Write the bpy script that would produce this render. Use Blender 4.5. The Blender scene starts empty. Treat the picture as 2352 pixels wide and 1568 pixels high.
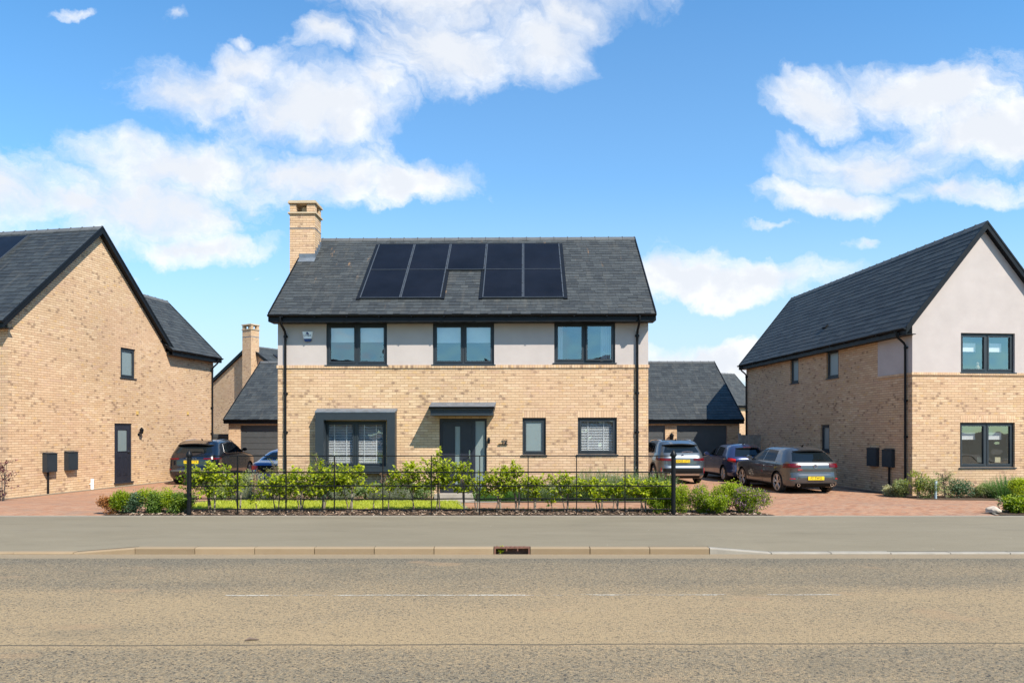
import bpy, bmesh, math, random
from mathutils import Vector, Matrix
S = bpy.context.scene
COL = S.collection
R = math.radians
# ------------------------------------------------------------------ camera
CAMZ, F, CU, CV = 1.79, 1568.0, 1176.0, 990.0       # eye height, focal length and horizon in picture units of 2352 across
cd = bpy.data.cameras.new('camera'); cam = bpy.data.objects.new('camera', cd); COL.objects.link(cam)
cam.location = (0, 0, CAMZ); cam.rotation_euler = (R(90), 0, 0)
cd.sensor_width = 36; cd.lens = 24.0; cd.shift_y = (CV-784)/2352.0
cd.clip_start = .1; cd.clip_end = 3000
S.camera = cam
# ------------------------------------------------------------------ light
SUN_TO = Vector((.54, -.63, .90)).normalized()
EL = math.asin(SUN_TO.z); AZ = math.atan2(SUN_TO.x, SUN_TO.y)
ld = bpy.data.lights.new('sun', 'SUN'); sun = bpy.data.objects.new('sun', ld); COL.objects.link(sun)
ld.energy = 5.0; ld.angle = R(.5); ld.color = (1.0, .93, .81)
sun.rotation_euler = (-SUN_TO).to_track_quat('-Z', 'Y').to_euler(); sun.location = (20, -20, 40)
S.view_settings.view_transform = 'Standard'; S.view_settings.look = 'None'
S.view_settings.exposure = 0.80; S.view_settings.gamma = 1
try: S.view_settings.use_curve_mapping = False
except Exception: pass

# ------------------------------------------------------------------ node helper
class NT:
    def __init__(s, tree):
        s.t = tree; s.t.nodes.clear()
    def n(s, typ, _p=None, **kw):
        nd = s.t.nodes.new(typ)
        for k, v in (_p or {}).items(): setattr(nd, k, v)
        for k, v in kw.items():
            key = int(k[1:]) if k[0] == 'i' and k[1:].isdigit() else k.replace('_', ' ')
            sock = nd.inputs[key]
            if isinstance(v, bpy.types.NodeSocket): s.t.links.new(v, sock)
            elif v is not None:
                if isinstance(v, (tuple, list)) and len(v) == 3 and sock.type == 'RGBA': v = (*v, 1)
                sock.default_value = v
        return nd
    def link(s, a, b): s.t.links.new(a, b)
    def m(s, op, a, b=0.0, c=0.0, clamp=False):
        nd = s.t.nodes.new('ShaderNodeMath'); nd.operation = op; nd.use_clamp = clamp
        for i, v in enumerate((a, b, c)):
            if isinstance(v, bpy.types.NodeSocket): s.t.links.new(v, nd.inputs[i])
            else: nd.inputs[i].default_value = v
        return nd.outputs[0]
    def mix(s, f, a, b, blend='MIX'):
        nd = s.t.nodes.new('ShaderNodeMix'); nd.data_type = 'RGBA'; nd.blend_type = blend
        for i, v in ((0, f), (6, a), (7, b)):
            if isinstance(v, bpy.types.NodeSocket): s.t.links.new(v, nd.inputs[i])
            else: nd.inputs[i].default_value = (*v, 1) if isinstance(v, (tuple, list)) else v
        return nd.outputs[2]
    def mr(s, v, a, b, c=0.0, d=1.0, smooth=False):
        nd = s.t.nodes.new('ShaderNodeMapRange'); nd.clamp = True
        if smooth: nd.interpolation_type = 'SMOOTHSTEP'
        for i, x in enumerate((v, a, b, c, d)):
            if isinstance(x, bpy.types.NodeSocket): s.t.links.new(x, nd.inputs[i])
            else: nd.inputs[i].default_value = x
        return nd.outputs[0]
    def noise(s, vec, scale, detail=3, rough=.5, dist=0.0):
        nd = s.t.nodes.new('ShaderNodeTexNoise')
        if vec: s.t.links.new(vec, nd.inputs['Vector'])
        nd.inputs['Scale'].default_value = scale; nd.inputs['Detail'].default_value = detail
        nd.inputs['Roughness'].default_value = rough; nd.inputs['Distortion'].default_value = dist
        return nd
    def ramp(s, v, stops):
        nd = s.t.nodes.new('ShaderNodeValToRGB'); e = nd.color_ramp.elements
        while len(e) < len(stops): e.new(.5)
        for k, (p, c) in zip(e, stops): k.position = p; k.color = (*c, 1)
        s.t.links.new(v, nd.inputs[0]); return nd.outputs[0]
    def vec(s, x=0.0, y=0.0, z=0.0):
        nd = s.t.nodes.new('ShaderNodeCombineXYZ')
        for i, v in enumerate((x, y, z)):
            if isinstance(v, bpy.types.NodeSocket): s.t.links.new(v, nd.inputs[i])
            else: nd.inputs[i].default_value = v
        return nd.outputs[0]
    def sep(s, v):
        nd = s.t.nodes.new('ShaderNodeSeparateXYZ'); s.t.links.new(v, nd.inputs[0]); return nd.outputs

# ------------------------------------------------------------------ world: Nishita sky with procedural cumulus
W = bpy.data.worlds.new('World'); S.world = W; W.use_nodes = True
w = NT(W.node_tree)
sky = w.n('ShaderNodeTexSky', {'sky_type': 'NISHITA', 'sun_disc': False, 'sun_elevation': EL, 'sun_rotation': AZ,
                               'altitude': 50, 'air_density': 1.0, 'dust_density': .15, 'ozone_density': 3.0})
tc = w.n('ShaderNodeTexCoord')
dx, dy, dz = w.sep(tc.outputs['Generated'])
ay = w.m('ADD', w.m('ABSOLUTE', dy), .06)
px = w.m('DIVIDE', dx, ay); pz = w.m('DIVIDE', dz, ay)
P = w.vec(px, 0.0, pz)
n1 = w.noise(P, 5.5, 6, .58); n2 = w.noise(w.vec(w.m('ADD', px, 7.3), 0.0, pz), 18, 5, .6)
nv = w.sep(n1.outputs['Color']); nv2 = w.sep(n2.outputs['Color'])
qx = w.m('ADD', px, w.m('ADD', w.m('MULTIPLY', w.m('SUBTRACT', nv[0], .5), .16), w.m('MULTIPLY', w.m('SUBTRACT', nv2[0], .5), .05)))
qz = w.m('ADD', pz, w.m('ADD', w.m('MULTIPLY', w.m('SUBTRACT', nv[1], .5), .12), w.m('MULTIPLY', w.m('SUBTRACT', nv2[1], .5), .045)))
CL = [(1150, 40, 400, 85), (1250, 150, 110, 105), (1010, 165, 190, 85), (1300, 90, 130, 70), (1480, 10, 190, 55), (1000, 60, 230, 70),
      (500, 260, 190, 70), (760, 300, 200, 90), (600, 220, 110, 50), (860, 250, 60, 60), (480, 420, 250, 90), (380, 510, 250, 100), (740, 430, 270, 60),
      (960, 440, 150, 45), (60, 485, 210, 85), (240, 500, 120, 50), (500, 590, 160, 40), (2080, 260, 260, 75), (1850, 270, 130, 60), (2180, 350, 230, 90),
      (1950, 410, 200, 60), (1860, 490, 170, 42), (2130, 475, 130, 34), (1680, 665, 200, 50), (1530, 640, 110, 62), (1700, 560, 70, 16),
      (1920, 595, 40, 24), (430, 115, 42, 24), (480, 8, 70, 20), (255, 78, 36, 18), (770, 160, 60, 44), (600, 160, 40, 24), (1620, 840, 200, 45),
      (350, 670, 60, 16), (1500, 580, 40, 10), (620, 660, 30, 10)]
field = None
for (cu, cv, ru, rv) in CL:
    a = w.m('MULTIPLY', w.m('SUBTRACT', qx, (cu-CU)/F), F/ru)
    b = w.m('MULTIPLY', w.m('SUBTRACT', qz, (CV-cv)/F), F/rv)
    d = w.m('SUBTRACT', 1.0, w.m('SQRT', w.m('ADD', w.m('MULTIPLY', a, a), w.m('MULTIPLY', b, b))))
    d = w.m('SUBTRACT', w.m('MULTIPLY', d, min(1.0, rv/55.0+.25)), .22 if rv < 30 else 0.0)
    field = d if field is None else w.m('MAXIMUM', field, d)
n3 = w.noise(w.vec(w.m('ADD', qx, w.m('MULTIPLY', qz, .5)), 1.0, w.m('MULTIPLY', qz, 1.5)), 6.0, 9, .66, .25); n4 = w.noise(w.vec(w.m('MULTIPLY', px, .55), 2.0, pz), 3.2, 5, .6)
field = w.m('MINIMUM', field, w.m('MULTIPLY', field, 1.7))
dens = w.m('ADD', field, w.m('MULTIPLY', w.m('SUBTRACT', n3.outputs[0], .5), 2.7))
# over the rest of the sky (behind the viewer) the clouds come from noise alone
back = w.mr(dy, -.05, .05, 1.0, 0.0)
hz_k = w.mr(dy, -.3, .3, .35, 1.0)
dens = w.m('MAXIMUM', dens, w.m('SUBTRACT', w.m('MULTIPLY', w.m('SUBTRACT', n4.outputs[0], .64), 5.0), w.m('MULTIPLY', w.m('SUBTRACT', 1.0, back), 9.0)))
soft = w.mr(w.noise(w.vec(px, 3.0, pz), 3.0, 3, .5).outputs[0], .35, .65, .75, 1.5)
mask = w.m('MULTIPLY', w.mr(w.m('DIVIDE', w.m('ADD', dens, .27), soft), 0.0, 1.0, 0, 1, True), .985)
veil = w.mr(w.noise(w.vec(w.m('MULTIPLY', px, .7), 5.0, pz), 4.5, 4, .55).outputs[0], .5, .78, 0, .10, True)
hz = w.m('ADD', w.mr(pz, .0, .36, .58, .0, True), w.mr(pz, .05, .60, .38, .14))
hz = w.m('MULTIPLY', hz, hz_k)
mask = w.m('POWER', mask, .8)
# cumulus body: brighter edges, faintly greyer middles
body = w.mr(w.m('ADD', w.m('MULTIPLY', field, .5), w.m('ADD', w.m('MULTIPLY', n2.outputs[0], .8), w.m('MULTIPLY', w.noise(w.vec(px, 9.0, w.m('MULTIPLY', pz, 1.6)), 9.0, 5, .6).outputs[0], .9))), .85, 1.25, 0, 1, True)
ccol = w.mix(body, (7.7, 7.8, 7.9), (6.2, 6.5, 7.0))
hsv = w.n('ShaderNodeHueSaturation', Saturation=1.33, Value=1.27, Color=sky.outputs[0])
tint = w.mix(1.0, hsv.outputs[0], (.98, 1.46, 1.42), 'MULTIPLY')
allc = w.mix(mask, w.mix(hz, tint, (5.0, 5.85, 6.7)), ccol)
bg = w.n('ShaderNodeBackground', Color=allc, Strength=.080)
out = w.n('ShaderNodeOutputWorld'); w.link(bg.outputs[0], out.inputs[0])

# ------------------------------------------------------------------ mesh helpers
class MB:
    def __init__(s): s.v = []; s.f = []; s.uv = []; s.mi = []; s.tone = []
    def face(s, pts, uv=None, mi=0, tone=.5):
        b = len(s.v); s.v += [tuple(p) for p in pts]; s.f.append(tuple(range(b, b+len(pts))))
        s.uv += list(uv) if uv else [(0, 0)]*len(pts); s.mi.append(mi); s.tone.append(tone)
    def box(s, fm, a0, a1, d0, d1, z0, z1, mi=0, tone=.5):
        c = lambda a, d, z: fm(a, d, z)
        for q in (((a0, d0, z0), (a1, d0, z0), (a1, d0, z1), (a0, d0, z1)), ((a1, d1, z0), (a0, d1, z0), (a0, d1, z1), (a1, d1, z1)),
                  ((a0, d1, z0), (a0, d0, z0), (a0, d0, z1), (a0, d1, z1)), ((a1, d0, z0), (a1, d1, z0), (a1, d1, z1), (a1, d0, z1)),
                  ((a0, d0, z1), (a1, d0, z1), (a1, d1, z1), (a0, d1, z1)), ((a0, d1, z0), (a1, d1, z0), (a1, d0, z0), (a0, d0, z0))):
            A = {p[0] for p in q}; D = {p[1] for p in q}; Z = {p[2] for p in q}
            if len(D) == 1: uv = [(p[0], p[2]) for p in q]
            elif len(A) == 1: uv = [(p[1], p[2]) for p in q]
            else: uv = [(p[0], p[1]) for p in q]
            s.face([c(*p) for p in q], uv, mi, tone)
    def tube(s, pts, r, n=8, mi=0, tone=.5, cap=True):
        pts = [Vector(p) for p in pts]; rs = r if isinstance(r, (list, tuple)) else [r]*len(pts); rings = []
        for i, p in enumerate(pts):
            t = (pts[min(i+1, len(pts)-1)]-pts[max(i-1, 0)]).normalized()
            u = t.orthogonal().normalized() if i == 0 else (pu - t*pu.dot(t)).normalized()
            pu = u; v = t.cross(u)
            rings.append([p+(u*math.cos(2*math.pi*k/n)+v*math.sin(2*math.pi*k/n))*rs[i] for k in range(n)])
        b = len(s.v)
        for rg in rings: s.v += [tuple(q) for q in rg]
        for i in range(len(rings)-1):
            for k in range(n):
                s.f.append((b+i*n+k, b+i*n+(k+1) % n, b+(i+1)*n+(k+1) % n, b+(i+1)*n+k)); s.uv += [(0, 0)]*4; s.mi.append(mi); s.tone.append(tone)
        if cap:
            s.f.append(tuple(b+k for k in range(n))[::-1]); s.uv += [(0, 0)]*n; s.mi.append(mi); s.tone.append(tone)
            s.f.append(tuple(b+(len(rings)-1)*n+k for k in range(n))); s.uv += [(0, 0)]*n; s.mi.append(mi); s.tone.append(tone)
    def lathe(s, c, ax, prof, n=24, mi=0):
        c = Vector(c); ax = Vector(ax).normalized(); u = ax.orthogonal().normalized(); v = ax.cross(u); b = len(s.v)
        for (h, r) in prof:
            for k in range(n):
                t = 2*math.pi*k/n; s.v.append(tuple(c+ax*h+(u*math.cos(t)+v*math.sin(t))*r))
        for i in range(len(prof)-1):
            for k in range(n):
                s.f.append((b+i*n+k, b+i*n+(k+1) % n, b+(i+1)*n+(k+1) % n, b+(i+1)*n+k)); s.uv += [(0, 0)]*4; s.mi.append(mi); s.tone.append(.5)
    def build(s, name, mats, parent=None, smooth=False, label=None, merge=False):
        me = bpy.data.meshes.new(name); me.from_pydata(s.v, [], s.f)
        ul = me.uv_layers.new(name='UVMap'); flat = [c for p in s.uv for c in p]; ul.data.foreach_set('uv', flat)
        at = me.attributes.new('tone', 'FLOAT', 'FACE'); at.data.foreach_set('value', s.tone)
        me.polygons.foreach_set('material_index', s.mi)
        for m in (mats if isinstance(mats, (list, tuple)) else [mats]): me.materials.append(m)
        if merge:
            bm = bmesh.new(); bm.from_mesh(me); bmesh.ops.remove_doubles(bm, verts=bm.verts, dist=1e-4)
            bmesh.ops.recalc_face_normals(bm, faces=bm.faces); bm.to_mesh(me); bm.free()
        if smooth: me.shade_smooth(); me.set_sharp_from_angle(angle=R(smooth if smooth is not True else 40))
        me.update(); o = bpy.data.objects.new(name, me); COL.objects.link(o)
        if parent: o.parent = parent
        if label: o['label'] = label
        return o
def thing(name, label, cat, loc=(0, 0, 0), rz=0.0, group=None):
    o = bpy.data.objects.new(name, None); COL.objects.link(o); o.location = loc; o.rotation_euler = (0, 0, rz)
    o.empty_display_size = .3; o['label'] = label; o['category'] = cat
    if group: o['group'] = group
    return o
def tag(o, label=None, cat=None, group=None, kind=None):
    if label: o['label'] = label
    if cat: o['category'] = cat
    if group: o['group'] = group
    if kind: o['kind'] = kind
    return o
ID = lambda a, d, z: (a, d, z)
def hit(o, u, v, off=0.0, axis='x'):
    """where the camera's line of sight through (u, v) meets a wall plane of house frame o: (distance along wall, height)"""
    th = o.rotation_euler[2]; e1 = Vector((math.cos(th), math.sin(th))); e2 = Vector((-math.sin(th), math.cos(th)))
    O = Vector(o.location[:2]); nrm, al = (e2, e1) if axis == 'x' else (e1, e2)
    a = (u-CU)/F; P0 = O+nrm*off
    t = P0.dot(nrm)/(a*nrm.x+nrm.y)
    return (Vector((a*t, t))-O).dot(al), CAMZ+(CV-v)/F*t
def gz(y):
    t = min(1, max(0, (y-16.4)/3.6)); t = t*t*(3-2*t)
    return -.165*t
def at(u, v, Y): return ((u-CU)*Y/F, Y, CAMZ+(CV-v)*Y/F)

# ------------------------------------------------------------------ materials
def mat(name):
    m = bpy.data.materials.new(name); m.use_nodes = True; return m, NT(m.node_tree)
def finish(t, col, rough=.7, bump=None, bs=.3, bd=.01, metal=0.0, spec=.5, coat=0.0, **kw):
    b = t.n('ShaderNodeBsdfPrincipled', Base_Color=col, Roughness=rough, Metallic=metal)
    b.inputs['Specular IOR Level'].default_value = spec; b.inputs['Coat Weight'].default_value = coat
    b.inputs['Coat Roughness'].default_value = .03
    if bump is not None:
        bp = t.n('ShaderNodeBump', Height=bump, Strength=bs, Distance=bd); t.link(bp.outputs[0], b.inputs['Normal'])
    o = t.n('ShaderNodeOutputMaterial'); t.link(b.outputs[0], o.inputs[0]); return b
def plain(name, col, rough=.5, metal=0.0, spec=.5, coat=0.0, var=.08, scale=3.0, bump=0.0):
    m, t = mat(name); g = t.n('ShaderNodeTexCoord').outputs['Object']; n = t.noise(g, scale, 4, .6)
    f = t.mr(n.outputs[0], .3, .7, 1-var, 1+var); c = t.mix(1.0, col, t.vec(f, f, f), 'MULTIPLY')
    r = t.mr(t.noise(g, scale*2.3, 3).outputs[0], .3, .7, max(.02, rough*.85), min(1, rough*1.15))
    finish(t, c, r, t.noise(g, scale*40, 2).outputs[0] if bump else None, bump, .003, metal, spec, coat); return m

def brick(name, soldier=False, dark=1.0):
    m, t = mat(name); uv = t.n('ShaderNodeTexCoord').outputs['UV']; u, v, _ = t.sep(uv)
    bw, bh = (.075, .225) if soldier else (.225, .075)
    u = t.m('ADD', u, 100.0); v = t.m('ADD', v, 100.0)
    vs = t.m('DIVIDE', v, bh); row = t.m('FLOOR', vs); fv = t.m('SUBTRACT', vs, row)
    off = 0.0 if soldier else t.m('MULTIPLY', t.m('MODULO', row, 2.0), .5)
    us = t.m('ADD', t.m('DIVIDE', u, bw), off); colm = t.m('FLOOR', us); fu = t.m('SUBTRACT', us, colm)
    idv = t.vec(colm, row, 3.1)
    wn = t.n('ShaderNodeTexWhiteNoise', {'noise_dimensions': '3D'}, Vector=idv); c1, c2, c3 = t.sep(wn.outputs['Color'])
    base = t.ramp(c1, [(0, (.44, .30, .20)), (.14, (.57, .42, .29)), (.42, (.535, .385, .26)), (.66, (.67, .525, .38)), (.82, (.50, .34, .21)), (.92, (.49, .34, .265)), (1, (.65, .51, .38))])
    grain = t.noise(t.vec(t.m('MULTIPLY', u, 1.0), t.m('MULTIPLY', v, 3.0), c2), 14, 4, .65)
    base = t.mix(.35, base, t.ramp(grain.outputs[0], [(.3, (.49, .36, .24)), (.55, (.585, .445, .31)), (.75, (.66, .53, .385))]))
    # ochre and smoky kiln marks, in clusters
    big = t.noise(uv, .55, 3, .6).outputs[0]
    nrag = t.m('MULTIPLY', t.m('SUBTRACT', t.noise(uv, 22, 3).outputs[0], .5), 1.1)
    eu = t.m('DIVIDE', t.m('SUBTRACT', fu, t.m('ADD', .3, t.m('MULTIPLY', c3, .4))), .38 if not soldier else .7)
    ev = t.m('DIVIDE', t.m('SUBTRACT', fv, .5), .6 if not soldier else .3)
    el = t.m('ADD', t.m('SQRT', t.m('ADD', t.m('MULTIPLY', eu, eu), t.m('MULTIPLY', ev, ev))), nrag)
    blob = t.mr(el, .4, 1.0, 1, 0, True)
    thr = t.mr(big, .35, .68, .965, .80)
    isd = t.m('GREATER_THAN', c2, thr); base = t.mix(t.m('MULTIPLY', t.m('MULTIPLY', blob, isd), .80), base, (.23, .16, .12))
    isy = t.m('MULTIPLY', t.m('LESS_THAN', c2, .06), blob); base = t.mix(t.m('MULTIPLY', isy, .5), base, (.56, .37, .15))
    wh = t.mr(t.noise(uv, .32, 5, .65).outputs[0], .35, .68, .88, 1.07)
    base = t.mix(t.mr(t.noise(t.vec(v, u, 4.0), .45, 4, .6).outputs[0], .42, .66, 0, .42), base, (.585, .40, .295))
    base = t.mix(1.0, base, t.vec(wh, wh, wh), 'MULTIPLY')
    jit = t.m('MULTIPLY', t.m('SUBTRACT', t.noise(uv, 30, 2).outputs[0], .5), .09)
    mw, mh = (.13, .045) if soldier else (.044, .13)
    mu = t.mr(t.m('ADD', t.m('ABSOLUTE', t.m('SUBTRACT', fu, .5)), t.m('MULTIPLY', jit, .5)), .5-mw*.75, .5-mw*.35, 0, 1)
    mv = t.mr(t.m('ADD', t.m('ABSOLUTE', t.m('SUBTRACT', fv, .5)), jit), .5-mh*.8, .5-mh*.35, 0, 1)
    mo = t.m('MAXIMUM', t.m('MULTIPLY', mu, .6), mv)
    mcol = t.mix(t.noise(uv, 3, 3).outputs[0], (.19, .125, .078), (.26, .18, .115))
    c = t.mix(mo, base, mcol)
    dark *= .95
    if dark != 1.0: c = t.mix(1.0, c, (dark*1.02, dark*.955, dark*.86), 'MULTIPLY')
    h = t.m('ADD', t.m('SUBTRACT', 1.0, mo), t.m('MULTIPLY', grain.outputs[0], .35))
    finish(t, c, .9, h, .7, .006, spec=.15); return m
def slate(name, col=(.062, .071, .083), rust=0.0):
    col = (col[0]*.55, col[1]*.55, col[2]*.51)
    m, t = mat(name); tc = t.n('ShaderNodeTexCoord'); uv = tc.outputs['UV']
    tn = t.n('ShaderNodeAttribute', {'attribute_name': 'tone'}).outputs['Fac']
    c0 = tuple(x*.72 for x in col); c1 = (col[0]*1.36, col[1]*1.33, col[2]*1.26)
    base = t.mix(tn, c0, c1)
    base = t.mix(t.mr(t.m('FRACT', t.m('MULTIPLY', tn, 17.0)), .8, 1.0, 0, .5), base, (col[0]*1.5, col[1]*1.3, col[2]*1.1))
    n = t.noise(uv, 9, 5, .65, .4); f = t.mr(n.outputs[0], .3, .75, .85, 1.2)
    base = t.mix(1.0, base, t.vec(f, f, f), 'MULTIPLY')
    ux, uy, _ = t.sep(uv)
    st = t.noise(t.vec(t.m('MULTIPLY', ux, 5.0), t.m('MULTIPLY', uy, .6), 0.0), 1.0, 4, .6)
    base = t.mix(t.mr(st.outputs[0], .52, .75, 0, .38, True), base, (.085, .08, .068))
    if rust:
        rs = t.noise(t.vec(t.m('MULTIPLY', ux, 4.0), t.m('MULTIPLY', uy, .9), 4.0), 1.3, 4, .62)
        pl = t.noise(t.vec(ux, uy, 9.0), .45, 2).outputs[0]
        base = t.mix(t.m('MULTIPLY', t.mr(rs.outputs[0], .63, .73, 0, rust, True), t.mr(pl, .45, .62, 0, 1)), base, (.22, .13, .065))
    finish(t, base, t.mr(n.outputs[0], .3, .7, .52, .72), n.outputs[0], .35, .004, spec=.35); return m
def leafmat(name, dark, light, tr=.4):
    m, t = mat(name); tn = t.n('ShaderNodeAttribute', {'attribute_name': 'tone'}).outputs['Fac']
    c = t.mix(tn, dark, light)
    b = t.n('ShaderNodeBsdfPrincipled', Base_Color=c, Roughness=.45); b.inputs['Specular IOR Level'].default_value = .35
    tl = t.n('ShaderNodeBsdfTranslucent', Color=t.mix(1.0, c, (1.5, 1.6, .7), 'MULTIPLY'))
    mx = t.n('ShaderNodeMixShader', i0=tr, i1=b.outputs[0], i2=tl.outputs[0])
    o = t.n('ShaderNodeOutputMaterial'); t.link(mx.outputs[0], o.inputs[0]); return m
def glass(name, tintc=(.80, .82, .83), refl=.30, wav=.05, rough=0.0, opaque=None):
    m, t = mat(name); g = t.n('ShaderNodeTexCoord').outputs['Object']
    bp = t.n('ShaderNodeBump', Height=t.noise(g, 1.6, 1).outputs[0], Strength=wav, Distance=.2)
    gl = t.n('ShaderNodeBsdfGlossy', Color=(.95, .97, 1), Roughness=rough, Normal=bp.outputs[0])
    tr = t.n('ShaderNodeBsdfTransparent', Color=tintc) if opaque is None else t.n('ShaderNodeBsdfDiffuse', Color=opaque)
    fr = t.m('POWER', t.n('ShaderNodeLayerWeight', Blend=.5).outputs['Facing'], 4.0)
    fac = t.mr(fr, 0, 1, refl, 1 if opaque is None else .26)
    mx = t.n('ShaderNodeMixShader', i0=fac, i1=tr.outputs[0], i2=gl.outputs[0])
    o = t.n('ShaderNodeOutputMaterial'); t.link(mx.outputs[0], o.inputs[0]); return m

M = {}
M['brick'] = brick('buff_brick'); M['soldier'] = brick('soldier_brick', True)
M['brick_pink'] = brick('pinkish_brick', False, .95)
M['slate'] = slate('slate', rust=.8); M['slate_plain'] = slate('slate_plain', (.058, .067, .078)); M['slate_dark'] = slate('slate_dark', (.045, .054, .066))
M['render'] = plain('render', (.405, .36, .34), .9, var=.06, scale=1.4, bump=.5)
M['anthra'] = plain('anthracite', (.015, .022, .029), .5, var=.05)
M['black'] = plain('black_plastic', (.006, .007, .009), .45, var=.1, spec=.2)
M['iron'] = plain('black_paint', (.006, .0065, .008), .45, var=.2, scale=8, spec=.18)
M['lead'] = plain('lead', (.11, .13, .155), .5, .1, var=.25, scale=6)
M['mortar'] = plain('mortar', (.35, .33, .30), .9)
M['stone'] = plain('cast_stone', (.42, .33, .22), .9, var=.1, scale=5)
M['ridge'] = plain('ridge_tile', (.075, .078, .08), .75, var=.2, scale=4)
M['pane'] = glass('window_glass', refl=.20); M['frost'] = glass('frosted_glass', refl=.12, rough=.35, opaque=(.16, .20, .20))
M['blind'] = plain('blind', (.80, .81, .82), .7); M['roller'] = plain('roller_blind', (.70, .74, .76), .8); M['white'] = plain('white_plastic', (.8, .8, .8), .4)
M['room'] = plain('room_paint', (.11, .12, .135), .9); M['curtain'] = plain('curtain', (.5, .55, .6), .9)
M['panel'] = plain('solar_cell', (.006, .007, .011), .35, spec=.12, var=.3, scale=1); M['alu'] = plain('panel_frame', (.10, .11, .12), .4, .6)
M['doorgrey'] = plain('door_grey', (.018, .020, .030), .4); M['steel'] = plain('steel', (.5, .5, .5), .25, 1.0)
M['garage_grey'] = plain('garage_grey', (.055, .058, .06), .5)
M['timber'] = plain('fence_timber', (.26, .22, .18), .85, var=.3, scale=6)
M['bluep'] = plain('blue_plastic', (.01, .03, .14), .3)
M['concrete'] = plain('concrete_edge', (.28, .25, .21), .9, var=.15, scale=5)
M['yellow'] = plain('yellow_vent', (.5, .33, .10), .8)
# ground materials -------------------------------------------------
def asphalt():
    m, t = mat('asphalt'); g = t.n('ShaderNodeTexCoord').outputs['Object']; x, y, _ = t.sep(g)
    wob = t.m('MULTIPLY', t.m('SUBTRACT', t.noise(g, .35, 2).outputs[0], .5), .25)
    yy = t.m('ADD', t.m('ADD', y, t.m('MULTIPLY', x, -.012)), wob)
    ys = t.m('DIVIDE', t.m('SUBTRACT', yy, 2.0), 8.5)
    # worn, dusty wheel paths and a newer strip past the seam
    dust = t.ramp(ys, [(0, (.5, .5, .5)), (.30, (.42, .42, .42)), (.46, (.56, .56, .56)), (.475, (.92, .92, .92)), (.60, (.82, .82, .82)), (.69, (.78, .78, .78)),
                       (.76, (.42, .42, .42)), (.86, (.44, .44, .44)), (.90, (.38, .38, .38)), (.935, (.16, .16, .16)), (.975, (.10, .10, .10)), (1, (.3, .3, .3))])
    dv = t.sep(dust)[0]
    big = t.noise(t.vec(t.m('MULTIPLY', x, .35), y, 0.0), 1.1, 4, .6).outputs[0]
    dv = t.m('ADD', dv, t.m('MULTIPLY', t.m('SUBTRACT', big, .5), .75))
    vor = t.n('ShaderNodeTexVoronoi', {'feature': 'F1'}, Vector=g, Scale=75.0); chip = t.sep(vor.outputs['Color'])[0]
    chipd = t.mr(vor.outputs['Distance'], .15, .6, 1.0, 0.0)
    fine = t.noise(g, 130, 3, .7).outputs[0]; med = t.noise(g, 42, 4, .7).outputs[0]
    rag = t.noise(t.vec(t.m('MULTIPLY', x, 1.0), y, 2.0), 19, 5, .7).outputs[0]
    k = t.mr(t.m('ADD', t.m('ADD', dv, t.m('MULTIPLY', t.m('SUBTRACT', med, .5), 1.9)), t.m('ADD', t.m('MULTIPLY', t.m('SUBTRACT', rag, .5), 1.7), t.m('MULTIPLY', t.m('SUBTRACT', fine, .5), 1.7))), .2, 1.0, 0, 1)
    stone = t.mix(chip, (.075, .07, .06), (.25, .215, .155)); tan = t.mix(med, (.27, .20, .115), (.46, .34, .20))
    c = t.mix(k, stone, tan)
    c = t.mix(t.m('MULTIPLY', t.m('LESS_THAN', chip, .10), t.mr(dv, .3, 1.0, .75, .45)), c, (.035, .038, .044))
    pk = t.noise(t.vec(t.m('MULTIPLY', x, .5), y, 8.0), 1.7, 2).outputs[0]
    c = t.mix(t.mr(pk, .64, .74, 0, .45, True), c, (.36, .245, .145))
    pt = t.noise(t.vec(t.m('MULTIPLY', x, .45), t.m('MULTIPLY', y, 2.2), 15.0), 1.5, 5, .7).outputs[0]
    c = t.mix(t.mr(pt, .66, .72, 0, .45, True), c, (.38, .33, .25))
    dk = t.noise(t.vec(t.m('MULTIPLY', x, .7), t.m('MULTIPLY', y, 1.3), 25.0), .8, 4, .6).outputs[0]
    c = t.mix(t.mr(dk, .55, .75, 0, .35, True), c, (.135, .12, .09))
    c = t.mix(t.m('MULTIPLY', t.mr(t.m('ADD', y, t.m('MULTIPLY', rag, .06)), 10.16, 10.21, 0, .85), 1.0), c, (.30, .235, .155))
    seam = t.m('ABSOLUTE', t.m('SUBTRACT', t.m('ADD', t.m('ADD', y, t.m('MULTIPLY', x, -.008)), t.m('MULTIPLY', t.m('SUBTRACT', t.noise(g, 1.3, 3).outputs[0], .5), .06)), 6.06))
    c = t.mix(t.mr(seam, .008, .026, .75, 0), c, (.075, .07, .062))
    finish(t, c, .85, t.m('ADD', t.m('MULTIPLY', chipd, .6), fine), 1.0, .010, spec=.08); return m
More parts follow.
